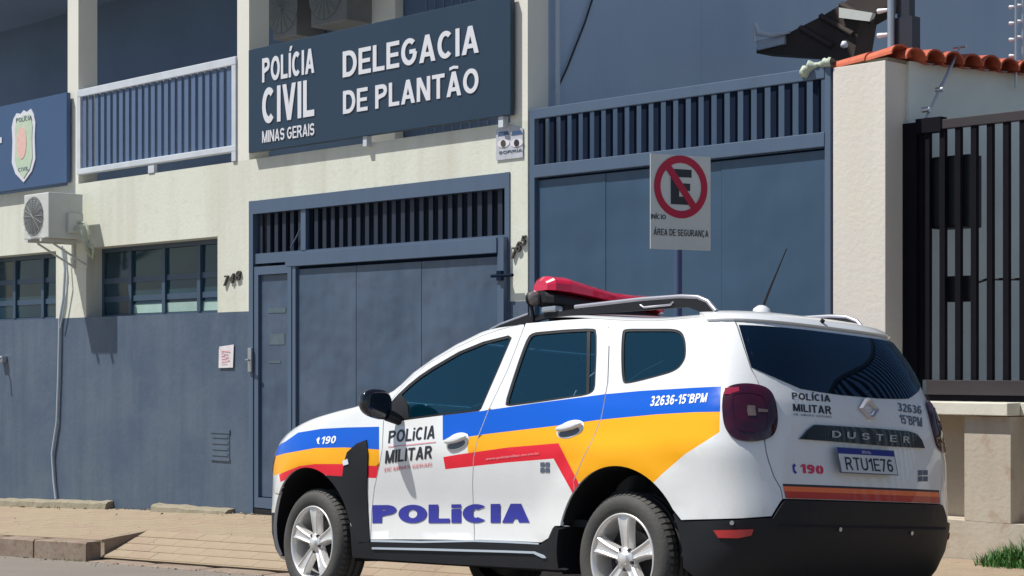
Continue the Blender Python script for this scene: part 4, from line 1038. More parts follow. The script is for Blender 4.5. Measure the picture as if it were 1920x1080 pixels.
def clampr(P, hi=None, lo=0.): return [(c, max(lo, min(r, hi if hi is not None else NR))) for c, r in P]
SR = .5
def panel(name, outer, mats, holes=(), regions=(), off=0., flange=.022, gap=.0036, mirror=False, parent=None, label=None, step=(2, 4), dome=0.):
    outer = dens(outer); holes = [dens(h) for h in holes]
    V = []; Eg = []
    def loop(P, closed=True):
        b = len(V); V.extend([(c, r*SR) for c, r in P]); n = len(P)
        Eg.extend([(b+i, b+(i+1) % n) for i in range(n if closed else n-1)])
    loop(outer)
    for h in holes: loop(h)
    o = np.array(outer)
    c0, c1, r0, r1 = o[:, 0].min(), o[:, 0].max(), o[:, 1].min(), o[:, 1].max()
    regs = [(dens(P), m) for P, m in regions]
    for P, m in regs: loop(P)
    X, Y = np.meshgrid(np.arange(math.ceil(c0), c1, step[0]), np.arange(math.ceil(r0), r1, step[1])); X = X.ravel().astype(float); Y = Y.ravel().astype(float)
    k = pip(outer, X, Y)
    for h in holes: k &= ~pip(h, X, Y)
    # keep grid points off the boundary
    al = np.array(V) if V else np.zeros((0, 2))
    for x, y in zip(X[k], Y[k]):
        if ((al[:, 0]-x)**2+(al[:, 1]-y*SR)**2).min() > .25: V.append((x, y*SR))
    vo, eo, fo, *_ = delaunay_2d_cdt([Vector(v) for v in V], Eg, [], 0, 1e-4)
    vo = np.array([(v.x, v.y/SR) for v in vo]); T = np.array([f for f in fo if len(f) == 3])
    cen = vo[T].mean(1); keep = pip(outer, cen[:, 0], cen[:, 1])
    for h in holes: keep &= ~pip(h, cen[:, 0], cen[:, 1])
    T = T[keep]; cen = cen[keep]; mi = np.zeros(len(T), int)
    for P, m in regs: mi[pip(P, cen[:, 0], cen[:, 1])] = m
    used = sorted(set(T.ravel().tolist())); rm = {a: b for b, a in enumerate(used)}
    P3 = []; N3 = []
    for a in used:
        p, n = ev(vo[a][0], vo[a][1]); P3.append(p); N3.append(n)
    T = [[rm[x] for x in t] for t in T.tolist()]
    for t in T:
        a, b, c_ = (P3[x] for x in t)
        if (b-a).cross(c_-a).dot(N3[t[0]]) < 0: t.reverse()
    ed = {}
    for t in T:
        for i in range(3): ed[(t[i], t[(i+1) % 3])] = 1
    be = [e for e in ed if (e[1], e[0]) not in ed]
    inw = {}
    for a, b in be:
        tn = (P3[b]-P3[a]).normalized(); d = N3[a].cross(tn)
        for q in (a, b): inw[q] = inw.get(q, Vector())+d
    if dome:
        bp = [P3[a] for a in inw]
        for i in range(len(P3)):
            if i not in inw:
                dm = min((P3[i]-q).length for q in bp); P3[i] = P3[i]+N3[i]*dome*(1-math.exp(-dm/.012))
    for i in range(len(P3)): P3[i] = P3[i]+N3[i]*off
    for a, d in inw.items():
        if d.length > 1e-6: P3[a] = P3[a]+d.normalized()*gap
    mb = MB(); mb.add(P3, T, 0, True); mb.m = [int(x) for x in mi]
    if flange:
        for a, b in be:
            pa, pb = P3[a], P3[b]; mb.add([pa, pb, pb-N3[b]*flange, pa-N3[a]*flange], [(1, 0, 3, 2)], 0)
    me = bpy.data.meshes.new(name)
    vv = [tuple(p) for p in mb.v]
    if mirror: vv = [(x, -y, z) for x, y, z in vv]
    me.from_pydata(vv, [], [f[::-1] for f in mb.f] if mirror else mb.f)
    for q in ([mats] if isinstance(mats, str) else mats): me.materials.append(M[q])
    me.polygons.foreach_set('material_index', mb.m); me.polygons.foreach_set('use_smooth', mb.sm); me.update()
    ob = link(name, me, parent or car)
    if label: ob['label'] = label
    return ob
def inset(pts, d):                               # shrink a pixel polygon
    n = len(pts); A = sum(pts[i][0]*pts[(i+1) % n][1]-pts[(i+1) % n][0]*pts[i][1] for i in range(n)); sg = 1 if A > 0 else -1; out = []
    for i in range(n):
        a, b, c_ = pts[i-1], pts[i], pts[(i+1) % n]
        e1 = np.array(b, float)-a; e2 = np.array(c_, float)-b; e1 /= np.linalg.norm(e1); e2 /= np.linalg.norm(e2)
        nn = np.array([-e1[1]-e2[1], e1[0]+e2[0]])*sg; l = np.linalg.norm(nn); nn = nn/l; k = d/max(.45, l/2)
        out.append((b[0]+nn[0]*k, b[1]+nn[1]*k))
    return out
def symr(P): P = fixc(P); return P+[(-c, r) for c, r in P[::-1]]
def symf(P): return P+[(2*NC-c, r) for c, r in P[::-1]]
def cp(part_, label=None): pass
def cpart(name, mb, mats, parent=None, label=None):
    o = link(name, mb.mesh(name, [mats] if isinstance(mats, str) else mats), parent or car)
    if label: o['label'] = label
    return o

# -------- outlines taken on the photographed left side, then mapped on the body surface
B_edge = [(889, 1012), (889.6, 1000), (886, 910), (888, 858), (897, 817), (915, 771), (952, 693), (983, 613), (986, 606)]
C_edge = [(1142, 596), (1142, 650), (1139.6, 717), (1127, 785), (1112, 822), (1092, 862), (1075, 902)]
A_edge = [(722, 766), (719, 792), (717, 840), (711, 875), (702, 915), (697, 960), (695, 1012)]
topF = [(983, 608), (965, 611), (935, 619), (905, 629), (855, 652), (800, 684), (765, 714), (737, 746), (727, 757)]
fdoor = path([(889.6, 1013)]+B_edge[1:-1])+path(topF)+path(A_edge)
winF = [(731, 757), (748, 738), (765, 722), (786, 705), (810, 689), (860, 660), (905, 641.5), (953, 629.5), (959, 634), (935, 690), (902, 766), (898, 770), (820, 779), (744, 789), (737, 780)]
winR = [(1000, 624), (1060, 618.5), (1112, 616), (1118, 621), (1118, 660), (1115, 728), (1110, 736), (1096, 741), (1020, 752), (952, 761), (947, 757), (960, 715), (977, 664), (990, 631)]
winQ = [(1172, 617), (1262, 617), (1277, 622), (1284, 636), (1286, 660), (1283, 677), (1268, 695), (1230, 706), (1174, 720), (1167, 715), (1165, 665), (1167, 622)]
rdoor = path([(986, 606), (1050, 600), (1100, 597), (1142, 596)])+path(C_edge)+path(arc(0, 47, 20))+path([(1064, 987), (1040, 987), (1036, 992), (1028, 1010), (1015, 1018), (950, 1015), (889.6, 1013)])+path(B_edge[1:])
winR, winQ = chai(winR, 1), chai(winQ)
B1 = [(505, 842), (535.5, 850), (591, 840), (647, 839), (711, 843)]
R_blueF = cpath([(505, 842), (535, 828), (559, 811), (602, 804), (647, 801.5), (711, 800), (711, 843), (647, 839), (591, 840), (535.5, 850), (505, 858)])
R_yelF = cpath([(505, 858), (535.5, 850), (591, 840), (647, 839), (711, 843), (711, 874), (639, 870), (591, 870), (561, 874), (528, 887), (505, 895)])
R_redF = cpath([(523, 890), (528, 887), (561, 874), (591, 870), (639, 870), (711, 874), (711, 897), (632, 893), (590, 890), (550, 893), (526, 904)])
R_blue = cpath([(830, 779), (900, 771), (1000, 756.5), (1135, 739), (1200, 733), (1300, 727), (1352, 724.5), (1350, 772), (1300, 773), (1230, 777), (1125, 787), (1045, 798), (915, 813.5), (878, 819), (830, 825)])
R_yel = cpath([(874, 820), (915, 813.5), (1045, 798), (1125, 787), (1230, 777), (1300, 773), (1350, 772), (1349, 810), (1331, 822), (1285, 851), (1240, 890), (1200, 930), (1084, 904), (1047, 831), (952, 839), (878, 850)])
R_red = cpath([(831, 857), (860, 852), (952, 839), (1047, 831), (1084, 904), (1100, 940), (1082, 940), (1038, 860), (952, 867), (835, 880)])
LIV = [(R_yel, 2), (R_blue, 1), (R_red, 3)]; LIVF = [(R_yelF, 2), (R_blueF, 1), (R_redF, 3)]
LM = ['white', 'cblue', 'cyel', 'cred']
wF, wR, wQ = cpath(winF), cpath(winR), cpath(winQ)
rf = lambda P: clampr(P, ROOF_R)
doors = {}
for mir in (False, True):
    doors['f', mir] = panel('front_door', rf(fdoor), LM, [wF], LIV, mirror=mir, step=(2, 2))
    doors['r', mir] = panel('rear_door', rf(rdoor), LM, [wR], LIV, mirror=mir, step=(2, 2))
    for d, w_, wp in (('f', winF, wF), ('r', winR, wR)):
        panel('window_seal', wp, 'black', [cpath(inset(w_, 3.2))], off=-.006, flange=.01, gap=.0, mirror=mir, parent=doors[d, mir])
        panel('window_glass', wp, 'cglass', off=-.012, flange=0, gap=0, mirror=mir, parent=doors[d, mir])
    # black sail panel in front of the front window
    panel('mirror_sail', path([(733, 757), (752, 739), (763, 757), (766, 784), (745, 788)]), 'black', off=-.003, flange=.01, gap=0, mirror=mir, parent=doors['f', mir])
    panel('window_divider', cpath([(1099, 620), (1105, 619), (1103, 737), (1097, 738)]), 'black', off=-.008, flange=.0, gap=0, mirror=mir, parent=doors['r', mir])
# quarter panel
tg_edge = [(1379, 603), (1384, 615), (1395, 650), (1409, 692), (1418, 708), (1427, 728), (1434, 828), (1437, 848), (1441, 864), (1451, 893), (1464, 916), (1468, 936)]
cut_a = 147
quarter_p = path([(1142, 596), (1200, 592), (1280, 590), (1345, 593), (1372, 598)]+tg_edge)+path([(1463, 943), (1447, 969), (1390, 973), (1277, 976)])+path(arc(0, cut_a, 47, n=24))+path([(1075, 902), (1092, 862), (1112, 822), (1127, 785), (1139.6, 717), (1142, 650)])
lampL = [(1372, 723), (1400, 719.5), (1432, 725), (1447, 738), (1454, 760), (1457, 790), (1452, 812), (1440, 824), (1415, 829), (1385, 827), (1366, 815), (1357, 795), (1354.5, 760), (1358, 733)]
lampL = chai(lampL)
for mir in (False, True):
    qp = panel('quarter_panel', rf(quarter_p), LM, [wQ], LIV, mirror=mir, step=(2, 2))
    panel('window_seal', wQ, 'black', [cpath(inset(winQ, 3))], off=-.005, flange=.01, gap=0, mirror=mir, parent=qp)
    panel('window_glass', wQ, 'cglass', off=-.010, flange=0, gap=0, mirror=mir, parent=qp)
    tl = panel('tail_lamp', cpath(lampL), 'taill', off=.012, flange=.03, gap=0, mirror=mir, dome=.008, step=(1, 2))
    panel('lamp_reflector', path([(1400, 762), (1413, 763), (1415, 782), (1401, 782)]), 'lampin', off=.0235, flange=.002, gap=0, mirror=mir, parent=tl, step=(1, 2))
    panel('lamp_bar', path([(1419, 768), (1436, 770), (1436, 775), (1419, 775)]), 'lampin', off=.0235, flange=.002, gap=0, mirror=mir, parent=tl, step=(1, 2))
    panel('inner_ring', cpath(inset(lampL, 16)), 'taill', [cpath(inset(lampL, 20))], off=.0225, flange=.002, gap=0, mirror=mir, parent=tl, step=(1, 2))
    panel('lamp_glint_strip', path([(1361, 731), (1385, 729), (1386, 741), (1360, 743)]), 'taill2', off=.020, flange=.002, gap=0, mirror=mir, parent=tl, step=(1, 2))  # bright red strip paints a highlight on the lens
# tailgate
tgl = clampr(path(list(tg_edge)), ROOF_R-1)
tgate_poly = symr(tgl[::-1])
glassL = path([(1385, 610), (1397, 651), (1409, 689), (1450, 707), (1500, 729), (1540, 736), (1575, 741)])
glass_poly = symr(clampr(glassL, ROOF_R-3.5)[::-1])
holeL = path([(1400, 622), (1408, 655), (1417, 684), (1455, 700), (1502, 721), (1575, 732)])
hole_poly = symr(clampr(holeL, ROOF_R-6)[::-1])
tg = panel('tailgate', tgate_poly, ['white', 'corange', 'cdred', 'ink'], [hole_poly], [
    (symr(path([(1458, 911), (1464, 929), (1560, 938), (1640, 944)])[::-1] if False else path([(1463, 908.5), (1466, 912.5)])+[]), 3)] if False else [], label='white tailgate with plate and lettering')
gl = panel('rear_window', glass_poly, 'rglass', off=.004, flange=.006, gap=0, parent=tg)
panel('window_frit', glass_poly, 'blackg', [hole_poly], off=.0025, flange=0, gap=0, parent=tg)
# stripes along the tailgate foot, levels taken from the left end
def zrow(u, v): return toST(('p', u, v))[1]
def band(nm, zt_, zb_, m, inset_c=.0, off=.0015):
    cL = [fixc([toST(('p', u, v))])[0] for u, v in ((1463.5, 909), (1468.5, 934))]
    def cc(r): return cL[0][0]+(cL[1][0]-cL[0][0])*(r-cL[0][1])/(cL[1][1]-cL[0][1])
    P = [(cc(zt_)-.35-inset_c, zt_), (-cc(zt_)+.35+inset_c, zt_), (-cc(zb_)+.35+inset_c, zb_), (cc(zb_)-.35-inset_c, zb_)]
    return panel(nm, P, m, off=off, flange=0, gap=0, parent=tg, step=(2, 1))
r0, r1, r2, r3 = zrow(1464, 907), zrow(1465, 911.5), zrow(1467, 921), zrow(1469, 934)
band('shut_line_strip', r0, r1, 'ink'); band('orange_strip', r1, r2, 'corange', off=.002); band('red_strip', r2, r3, 'cdred')
# rear bumper
rbL = path([(1277, 978), (1390, 975), (1448, 971.5), (1465, 945), (1470, 938)])
rlow = NR and toST(('s', -.3, .30))[1]
def ring(cs, r): return [(c, r) for c in cs]
c_arch = path(arc(0, 150, 183, n=6))
rb_poly = rbL+[(-c, r) for c, r in rbL[::-1]]+[(-c, r) for c, r in c_arch]+[(c, r) for c, r in c_arch[::-1]]
c_b = c_arch[-1]
low = clampr([(c_b[0], c_b[1]), (4, c_b[1]-6.5), (-4, c_b[1]-6.5), (-c_b[0], c_b[1])])
half = rbL[::-1]+c_arch+[(c_b[0]-4, c_b[1]-3.), (c_b[0]-12, c_b[1]-5)]
half = [(h[0], h[1]) for h in half]
rb_poly = half+[(-c, r) for c, r in half[::-1]]
rb = panel('rear_bumper', rb_poly, 'black', off=.012, flange=.04, gap=0)
r_a, r_b = zrow(1520, 983), zrow(1520, 988)
panel('bumper_groove', [(18, r_a), (-18, r_a), (-18, r_b), (18, r_b)], 'dark', off=.0135, flange=0, gap=0, parent=rb, step=(2, 1))
for mir in (False, True):
    panel('bumper_reflector', path([(1341, 994), (1412, 992), (1408, 1003), (1385, 1008), (1350, 1008)]), 'reflr', off=.017, flange=.006, gap=0, mirror=mir, parent=rb, step=(1, 2))
for u, v in ((1374, 980), (1571, 992), (1705, 999)):
    c_, r_ = toST(('p', u, v)); p, n = ev(c_, r_, .013); cpart('parking_sensor', MB().tube([p, p+n*.006], .011, 12), 'steel', rb)
# front fender, black trim, sills, bumper, hood, pillars
hoodL = [('t', 2.24, .76), ('t', 2.5, .80), ('t', 2.9, .80), ('t', 3.2, .77)]
fend = path(A_edge[::-1])[:-1]+path([(722, 766)])+path([('s', 2.16, 1.24)])+path(hoodL)+path([('s', 3.34, 1.0), ('s', 3.38, .80), ('s', 3.36, .66)])+path(arc(WB, 40, 165, n=26))+path([('s', 2.30, .36)])
for mir in (False, True):
    fd = panel('front_fender', fend, LM, (), LIVF, mirror=mir, step=(2, 2))
    trim = path([(688, 825), (691, 850), (690, 880), (689, 920), (691, 965), (694, 1016), (672, 1016)])+path(arc(WB, 160, 95, R=.48, n=12)[:9])+path([(643, 893), (646, 868), (652, 848), (670, 832)])
    tr = panel('fender_trim', trim, 'black', off=.007, flange=.008, gap=0, mirror=mir, parent=fd)
    panel('side_repeater', path([(645, 864), (654, 860), (656, 870), (646, 873)]), 'inkw', off=.012, flange=.005, gap=0, mirror=mir, parent=tr, step=(1, 2))
    # white arch lips follow the panels; black liner edge inside
    sill = path([(694, 1017), (790, 1018), (889, 1016), (950, 1018), (1015, 1021), (1030, 1012), (1040, 989), (1064, 989)])+path(arc(0, 17, -8, R=.475, n=4))+path([('s', .42, .27), ('s', 1.4, .265), ('s', 2.36, .27)])+path(arc(WB, 188, 165, n=4))
    sl_ = panel('sill_cladding', sill, 'black', off=.006, flange=.03, gap=0, mirror=mir)
    panel('sill_moulding', path([(700, 1026), (800, 1028), (950, 1032), (1005, 1034), (1022, 1041), (1026, 1046), (1020, 1046), (1003, 1038), (950, 1036), (800, 1032), (700, 1029.5)]), 'pipe', off=.012, flange=.006, gap=0, mirror=mir, parent=sl_, step=(1, 2))
    panel('door_foot_strip', path([(697, 1012), (790, 1014), (889, 1012.5), (950, 1014), (1012, 1018), (1012, 1021), (950, 1018), (889, 1016), (790, 1018), (697, 1016)]), 'pipe', off=.008, flange=.006, gap=0, mirror=mir, parent=sl_, step=(1, 2))
    # A pillar
    pil = path([(724, 764), (737, 746), (765, 714), (800, 684), (855, 652), (905, 629), (935, 619), (965, 611), (983, 608)])
    pf = path([('f', .60, 1.59), ('f', .63, 1.52), ('f', .66, 1.42), ('f', .70, 1.32), ('f', .74, 1.22), ('f', .75, 1.19)])
    panel('roof_pillar', rf(pil+pf), 'white', mirror=mir)
wsP = rf(path([('f', .60, 1.59), ('f', .63, 1.52), ('f', .66, 1.42), ('f', .70, 1.32), ('f', .74, 1.22), ('f', .75, 1.19)], False))
panel('windscreen', symf(wsP), 'cglass', off=-.002, flange=.01)
hd = path([('t', 2.26, .75), ('t', 2.5, .795), ('t', 2.9, .795), ('t', 3.2, .765), ('t', 3.4, .6)], False)
hood = panel('hood', symf(hd), 'white', gap=.004)
bmp = path([('s', 3.34, 1.0), ('s', 3.38, .80), ('s', 3.36, .66)], False)+path(arc(WB, 40, -12, n=8), False)
bl_ = bmp[-1]
pb = symf([(hd[-1][0], hd[-1][1]-.4)]+bmp+[(bl_[0]+6, bl_[1]-2)])
r52 = toST(('s', 3.2, .53))[1]
blackreg = [(0, -5), (2*NC, -5), (2*NC, r52), (0, r52)]
fbp = panel('front_bumper', pb, ['white', 'cblue', 'cyel', 'cred', 'black'], (), LIVF+[([(NC*.55, -3), (NC*1.45, -3), (NC*1.45, r52), (NC*.55, r52)], 4)])
panel('grille', symf(path([('f', .42, .93), ('f', .45, .86), ('f', .40, .76)], False)), 'blackg', off=.006, flange=.01, gap=0)
for mir in (False, True):
    panel('headlamp', path([('f', .46, .94), ('f', .80, .95), ('f', .83, .90), ('f', .78, .80), ('f', .48, .80)], False), 'lampc', off=.008, flange=.01, gap=0, mirror=mir)
# roof skin from the loft itself
mb = MB(); i0 = int(ROOF_R); vv = [tuple(G[i, j]) for i in range(i0, NR) for j in range(2*NC)]
mb.add(vv, [((i)*2*NC+j, (i)*2*NC+(j+1) % (2*NC), (i+1)*2*NC+(j+1) % (2*NC), (i+1)*2*NC+j) for i in range(NR-i0-1) for j in range(2*NC)], 0, True)
rim_ = [Vector(G[i0, j]) for j in range(2*NC)]
roof = cpart('roof', mb, 'white')
# spoiler lip over the rear window with brake lamp
sp_top = ROOF_R+3; cs = 27.5
spo = panel('roof_spoiler', [(cs, ROOF_R+4), (-cs, ROOF_R+4), (-cs+1, ROOF_R-4.5), (cs-1, ROOF_R-4.5)], 'white', off=.016, flange=.03, gap=0, step=(2, 2))
c_, r_ = toST(('p', 1538, 609)); p, n = ev(c_, r_, .02); cpart('washer_nozzle', MB().tube([p-n*.01, p+n*.012], .012, 10), 'black', spo)

# inner shell that closes gaps
mb = MB(); idx = {}; wpol = [wF, wR, wQ]
def gv(i, j):
    k = (i, j)
    if k not in idx: idx[k] = len(mb.v); mb.v.append(tuple(G[i, j]-GN[i, j]*.024))
    return idx[k]
CJ, RI = np.meshgrid(np.arange(2*NC)+.5, np.arange(NR-1)+.5); cl = np.where(CJ > NC, 2*NC-CJ, CJ).ravel(); rl_ = RI.ravel()
bad = np.zeros(len(cl), bool)
hp_half = [(max(c, -1), r) for c, r in hole_poly if c >= -.01]
hp_half = [(-1, max(r for c, r in hp_half))]+hp_half+[(-1, min(r for c, r in hp_half))]
for wp in wpol+[rf([(c, r) for c, r in wsP])+[(NC+1, wsP[-1][1]), (NC+1, wsP[0][1])]]:
    for dc in (-.8, 0, .8):
        for dr in (-1.2, 0, 1.2): bad |= pip(wp, cl+dc, rl_+dr)
hb = fixc([(c, r) for c, r in hole_poly]); bad |= pip(hb, cl, rl_) | pip(hb, cl+1, rl_+1) | pip(hb, cl-1, rl_-1)
bad = bad.reshape(CJ.shape)
for i in range(NR-2):
    for j in range(2*NC):
        p = G[i, j]
        if bad[i, j]: continue
        if abs(p[1]) > .5 and min(math.hypot(p[0]-h, p[2]-HR) for h in (0, WB)) < .50: continue
        if p[2] < .31: continue
        mb.f.append([gv(i, j), gv(i, (j+1) % (2*NC)), gv(i+1, (j+1) % (2*NC)), gv(i+1, j)]); mb.m.append(0); mb.sm.append(True)
cpart('inner_shell', mb, 'dark')
mb = MB(); mb.box(-.80, 3.2, -.55, .55, .24, .46); mb.box(.50, 2.32, -.84, .84, .26, .40); cpart('underbody', mb, 'dark')
# wheel wells
for hx in (0, WB):
    for s_ in (1, -1):
        mb = MB(); n = 24; vs_ = []
        for k in range(n+1):
            a = math.radians(-12+204*k/n)
            xx, zz = hx+.478*math.cos(a), HR+.478*math.sin(a); h_ = bvh.ray_cast(Vector((xx, 5, max(zz, .22))), Vector((0, -1, 0)))[0]; yo = (h_.y if h_ else .88)-.012
            for y in (yo, .50): vs_.append((xx, s_*y, zz))
        mb.add(vs_, [(2*k, 2*k+1, 2*k+3, 2*k+2) for k in range(n)], 0, True)
        mb.add([vs_[2*k+1] for k in range(n+1)], [list(range(n+1))]); cpart('wheel_arch_liner', mb, 'black')
# wheels
def wheel(hx, s_):
    y0 = s_*YR
    wh = bpy.data.objects.new('wheel', None); C.objects.link(wh); wh.parent = car; wh.location = (hx, y0, HR)
    if s_ < 0: wh.rotation_euler.z = math.pi
    return wh
pr_ = [(.228, -.03), (.236, -.004), (.245, .004), (.262, .012), (.285, .015), (.305, .012), (.322, .0), (.336, -.018), (.343, -.034), (.345, -.05), (.345, -.075), (.338, -.077), (.338, -.083), (.345, -.085), (.345, -.12), (.338, -.122), (.338, -.128), (.345, -.13), (.345, -.165), (.336, -.19), (.30, -.21), (.24, -.2)]
tyre_me = MB().lathe(pr_, (0, 0, 0), 'Y', 64)
for k in range(60):            # shoulder tread blocks
    a = 2*math.pi*k/60; c0, s0 = math.cos(a), math.sin(a); tx, tz = -s0*.011, c0*.011
    P = []
    for (r, yy) in ((.331, -.006), (.3475, -.03), (.3485, -.06), (.335, -.06)): P += [(c0*r+tx, yy, s0*r+tz), (c0*r-tx, yy, s0*r-tz)]
    tyre_me.add(P, [(0, 1, 3, 2), (2, 3, 5, 4), (4, 5, 7, 6), (0, 2, 4, 6), (1, 3, 5, 7)])
tyre_me = tyre_me.mesh('tyre', ['rubber'])
rm_ = MB(); rm_.lathe([(.229, -.035), (.238, -.002), (.235, .004), (.228, .004), (.222, -.004), (.216, -.03), (.21, -.13)], (0, 0, 0), 'Y', 56)
def spoke(ang):
    ca, sa = math.cos(ang), math.sin(ang); vs_ = []
    prof = [(.035, .026, -.020), (.07, .026, -.018), (.12, .030, -.010), (.17, .036, -.004), (.205, .044, -.002), (.224, .050, -.004)]
    for r, hw_, y in prof:
        for (a, b) in ((-hw_-.010, -.045), (-hw_-.001, -.006), (-hw_+.008, 0), (-hw_*.45, -.007), (0, -.009), (hw_*.45, -.007), (hw_-.008, 0), (hw_+.001, -.006), (hw_+.010, -.045)):
            vs_.append((r*ca-a*sa, y+b, r*sa+a*ca))
    rm_.add(vs_, [(i*9+k, i*9+k+1, (i+1)*9+k+1, (i+1)*9+k) for i in range(5) for k in range(8)], 0, False)
for k in range(5): spoke(math.pi/2+k*2*math.pi/5)
rm_.lathe([(.062, -.05), (.060, -.022), (.052, -.016), (.034, -.016), (.032, -.004), (.028, .0), (0, .001)], (0, 0, 0), 'Y', 32)
rim_me = rm_.mesh('rim', ['alloy'])
bk = MB().lathe([(.213, -.125), (.0, -.125)], (0, 0, 0), 'Y', 32); bk.lathe([(.15, -.085), (.15, -.10), (.0, -.085)], (0, 0, 0), 'Y', 32); back_me = bk.mesh('brake_disc', ['alloyd'])
nut = MB()
for k in range(5):
    a = math.pi/2+math.pi/5+k*2*math.pi/5; nut.tube([(.056*math.cos(a), -.03, .056*math.sin(a)), (.056*math.cos(a), -.013, .056*math.sin(a))], .009, 8)
nut_me = nut.mesh('wheel_nuts', ['alloyd'])
for hx in (0, WB):
    for s_ in (1, -1):
        wh = wheel(hx, s_)
        for nm, me in (('tyre', tyre_me), ('rim', rim_me), ('brake_disc', back_me), ('wheel_nuts', nut_me)): link(nm, me, wh)

# handles
def orient(u, v, off=.0):
    c_, r_ = toST(('p', u, v)); p, n = ev(c_, r_, off); X = (Vector((1, 0, 0))-n*n.x).normalized(); Z = X.cross(n)
    if Z.z < 0: Z = -Z
    return p, n, X, Z
def oval(p, n, X, Z, a, b, tilt, h, n_=24, dn=.0, sx=1.):
    mb = MB(); ring_ = []
    ct, st_ = math.cos(tilt), math.sin(tilt)
    prof = [(1., 0), (.97, h*.5), (.85, h*.85), (.55, h), (0, h*1.02)]
    vs_ = []
    for r, hh in prof:
        for k in range(n_):
            an = 2*math.pi*k/n_; x = a*r*math.cos(an); y = b*r*math.copysign(abs(math.sin(an))**.9, math.sin(an))
            vs_.append(p+X*(x*ct-y*st_)+Z*(x*st_+y*ct)+n*(hh+dn))
    mb.add(vs_, [(i*n_+k, i*n_+(k+1) % n_, (i+1)*n_+(k+1) % n_, (i+1)*n_+k) for i in range(4) for k in range(n_)], 0, True); return mb
for dk, (u, v) in (('f', (857, 828)), ('r', (1069, 805))):
    for mir in (False, True):
        p, n, X, Z = orient(u, v); sg = -1 if mir else 1
        F_ = lambda q: Vector((q.x, sg*q.y, q.z))
        cup = oval(p, n, X, Z, .105, .05, math.radians(-9), .004); cup.v = [tuple(F_(Vector(q))) for q in cup.v]; hb_ = cpart('handle_cup', cup, 'white', doors[dk, mir])
        c2 = oval(p-Z*.018, n, X, Z, .080, .024, math.radians(-9), .003, dn=.0035); c2.v = [tuple(F_(Vector(q))) for q in c2.v]; cpart('handle_recess', c2, 'inkg', doors[dk, mir])
        hm = oval(p+Z*.010, n, X, Z, .098, .021, math.radians(-9), .022, dn=.012); hm.v = [tuple(F_(Vector(q))) for q in hm.v]; cpart('door_handle', hm, 'white', doors[dk, mir])

# roof rails
for s_ in (1, -1):
    y = .60*s_
    prof = [(1.42, 1.645), (1.33, 1.67), (1.08, 1.715), (.68, 1.728), (.15, 1.732), (-.15, 1.725), (-.27, 1.712), (-.34, 1.685), (-.40, 1.63)]
    bot = [(-.33, 1.62), (-.2, 1.665), (.3, 1.675), (.9, 1.68), (1.3, 1.64)]
    rl2 = cpart('roof_rail', MB().prism([(x, y-.012, z-.012) for x, z in prof]+[(x, y-.012, z) for x, z in bot], (0, .024, 0)), 'black')
    cpart('rail_trim', MB().tube([(x, y+.004*s_, z) for x, z in prof[3:]], .0125, 8), 'chrome', rl2)
    cpart('rail_trim', MB().tube([(x, y+.004*s_, z) for x, z in prof[:3]], .010, 8), 'chrome', rl2)
    cpart('rail_slot', MB().tube([(-.10, y+s_*.014, 1.70), (-.08, y+s_*.015, 1.685), (.12, y+s_*.015, 1.685), (.15, y+s_*.014, 1.70)], .006, 6), 'chrome', rl2)

# light bar on the roof
q = at(1042, 548, .50)
lb = bpy.data.objects.new('light_bar', None); C.objects.link(lb); lb.parent = car; lb.location = (.97, 0, 1.735); lb.rotation_euler.x = math.radians(3.8)
def sect(y, hx_, z0, z1, dx):
    P = []
    for k in range(13):
        a = math.pi*k/12; P.append((dx+hx_*math.cos(a)*1., y, z0+(z1-z0)*abs(math.sin(a))**.55))
    return P
def barloft(sec, m, nm):
    mb = MB(); n_ = len(sec[0]); vs_ = [p for s__ in sec for p in s__]
    mb.add(vs_, [(i*n_+k, i*n_+k+1, (i+1)*n_+k+1, (i+1)*n_+k) for i in range(len(sec)-1) for k in range(n_-1)]+[(i*n_+n_-1, i*n_, (i+1)*n_, (i+1)*n_+n_-1) for i in range(len(sec)-1)], 0, False)
    mb.add(sec[0], [list(range(n_))]); mb.add(sec[-1], [list(range(n_))[::-1]]); me = mb.mesh(nm, [m]); return link(nm, me, lb)
ys_ = [.60, .57, .48, .32, .12, -.06, -.20, -.29, -.32]; hw2 = [.06, .10, .13, .13, .12, .13, .13, .10, .06]; hz2 = [.13, .16, .168, .15, .138, .15, .168, .16, .13]
barloft([sect(y, h, .072, .0+z, -.03*math.cos(y*2.4)+.03) for y, h, z in zip(ys_, hw2, hz2)], 'lbar', 'red_lens')
barloft([sect(y, h*.9, .0, .073, -.03*math.cos(y*2.4)+.03) for y, h in zip(ys_, hw2)], 'black', 'bar_base')
for y in (.44, -.18): link('mount', MB().box(-.07, .07, y-.04, y+.04, -.10, .02).mesh('mount', ['black']), lb)
# search lamp
q = at(997, 560, .62)
t_ = cpart('search_lamp', MB().lathe([(0, -.05), (.03, -.045), (.045, -.02), (.048, .0)], (q.x, q.y, q.z), 'X', 20).tube([(q.x, q.y, q.z-.04), (q.x-.02, q.y-.01, 1.60)], .012, 8), 'black')
cpart('lens', MB().lathe([(.046, .0), (.03, .008), (0, .012)], (q.x, q.y, q.z), 'X', 20).lathe([(0, -.052), (.032, -.047), (.046, -.021)], (q.x, q.y, q.z), 'X', 20), 'lampc', t_)
q2 = at(1035, 575, .6); cpart('lamp_bracket', MB().box(q2.x-.06, q2.x+.06, q2.y-.03, q2.y+.03, q2.z-.035, q2.z+.0, bev=.01), 'steel', t_)
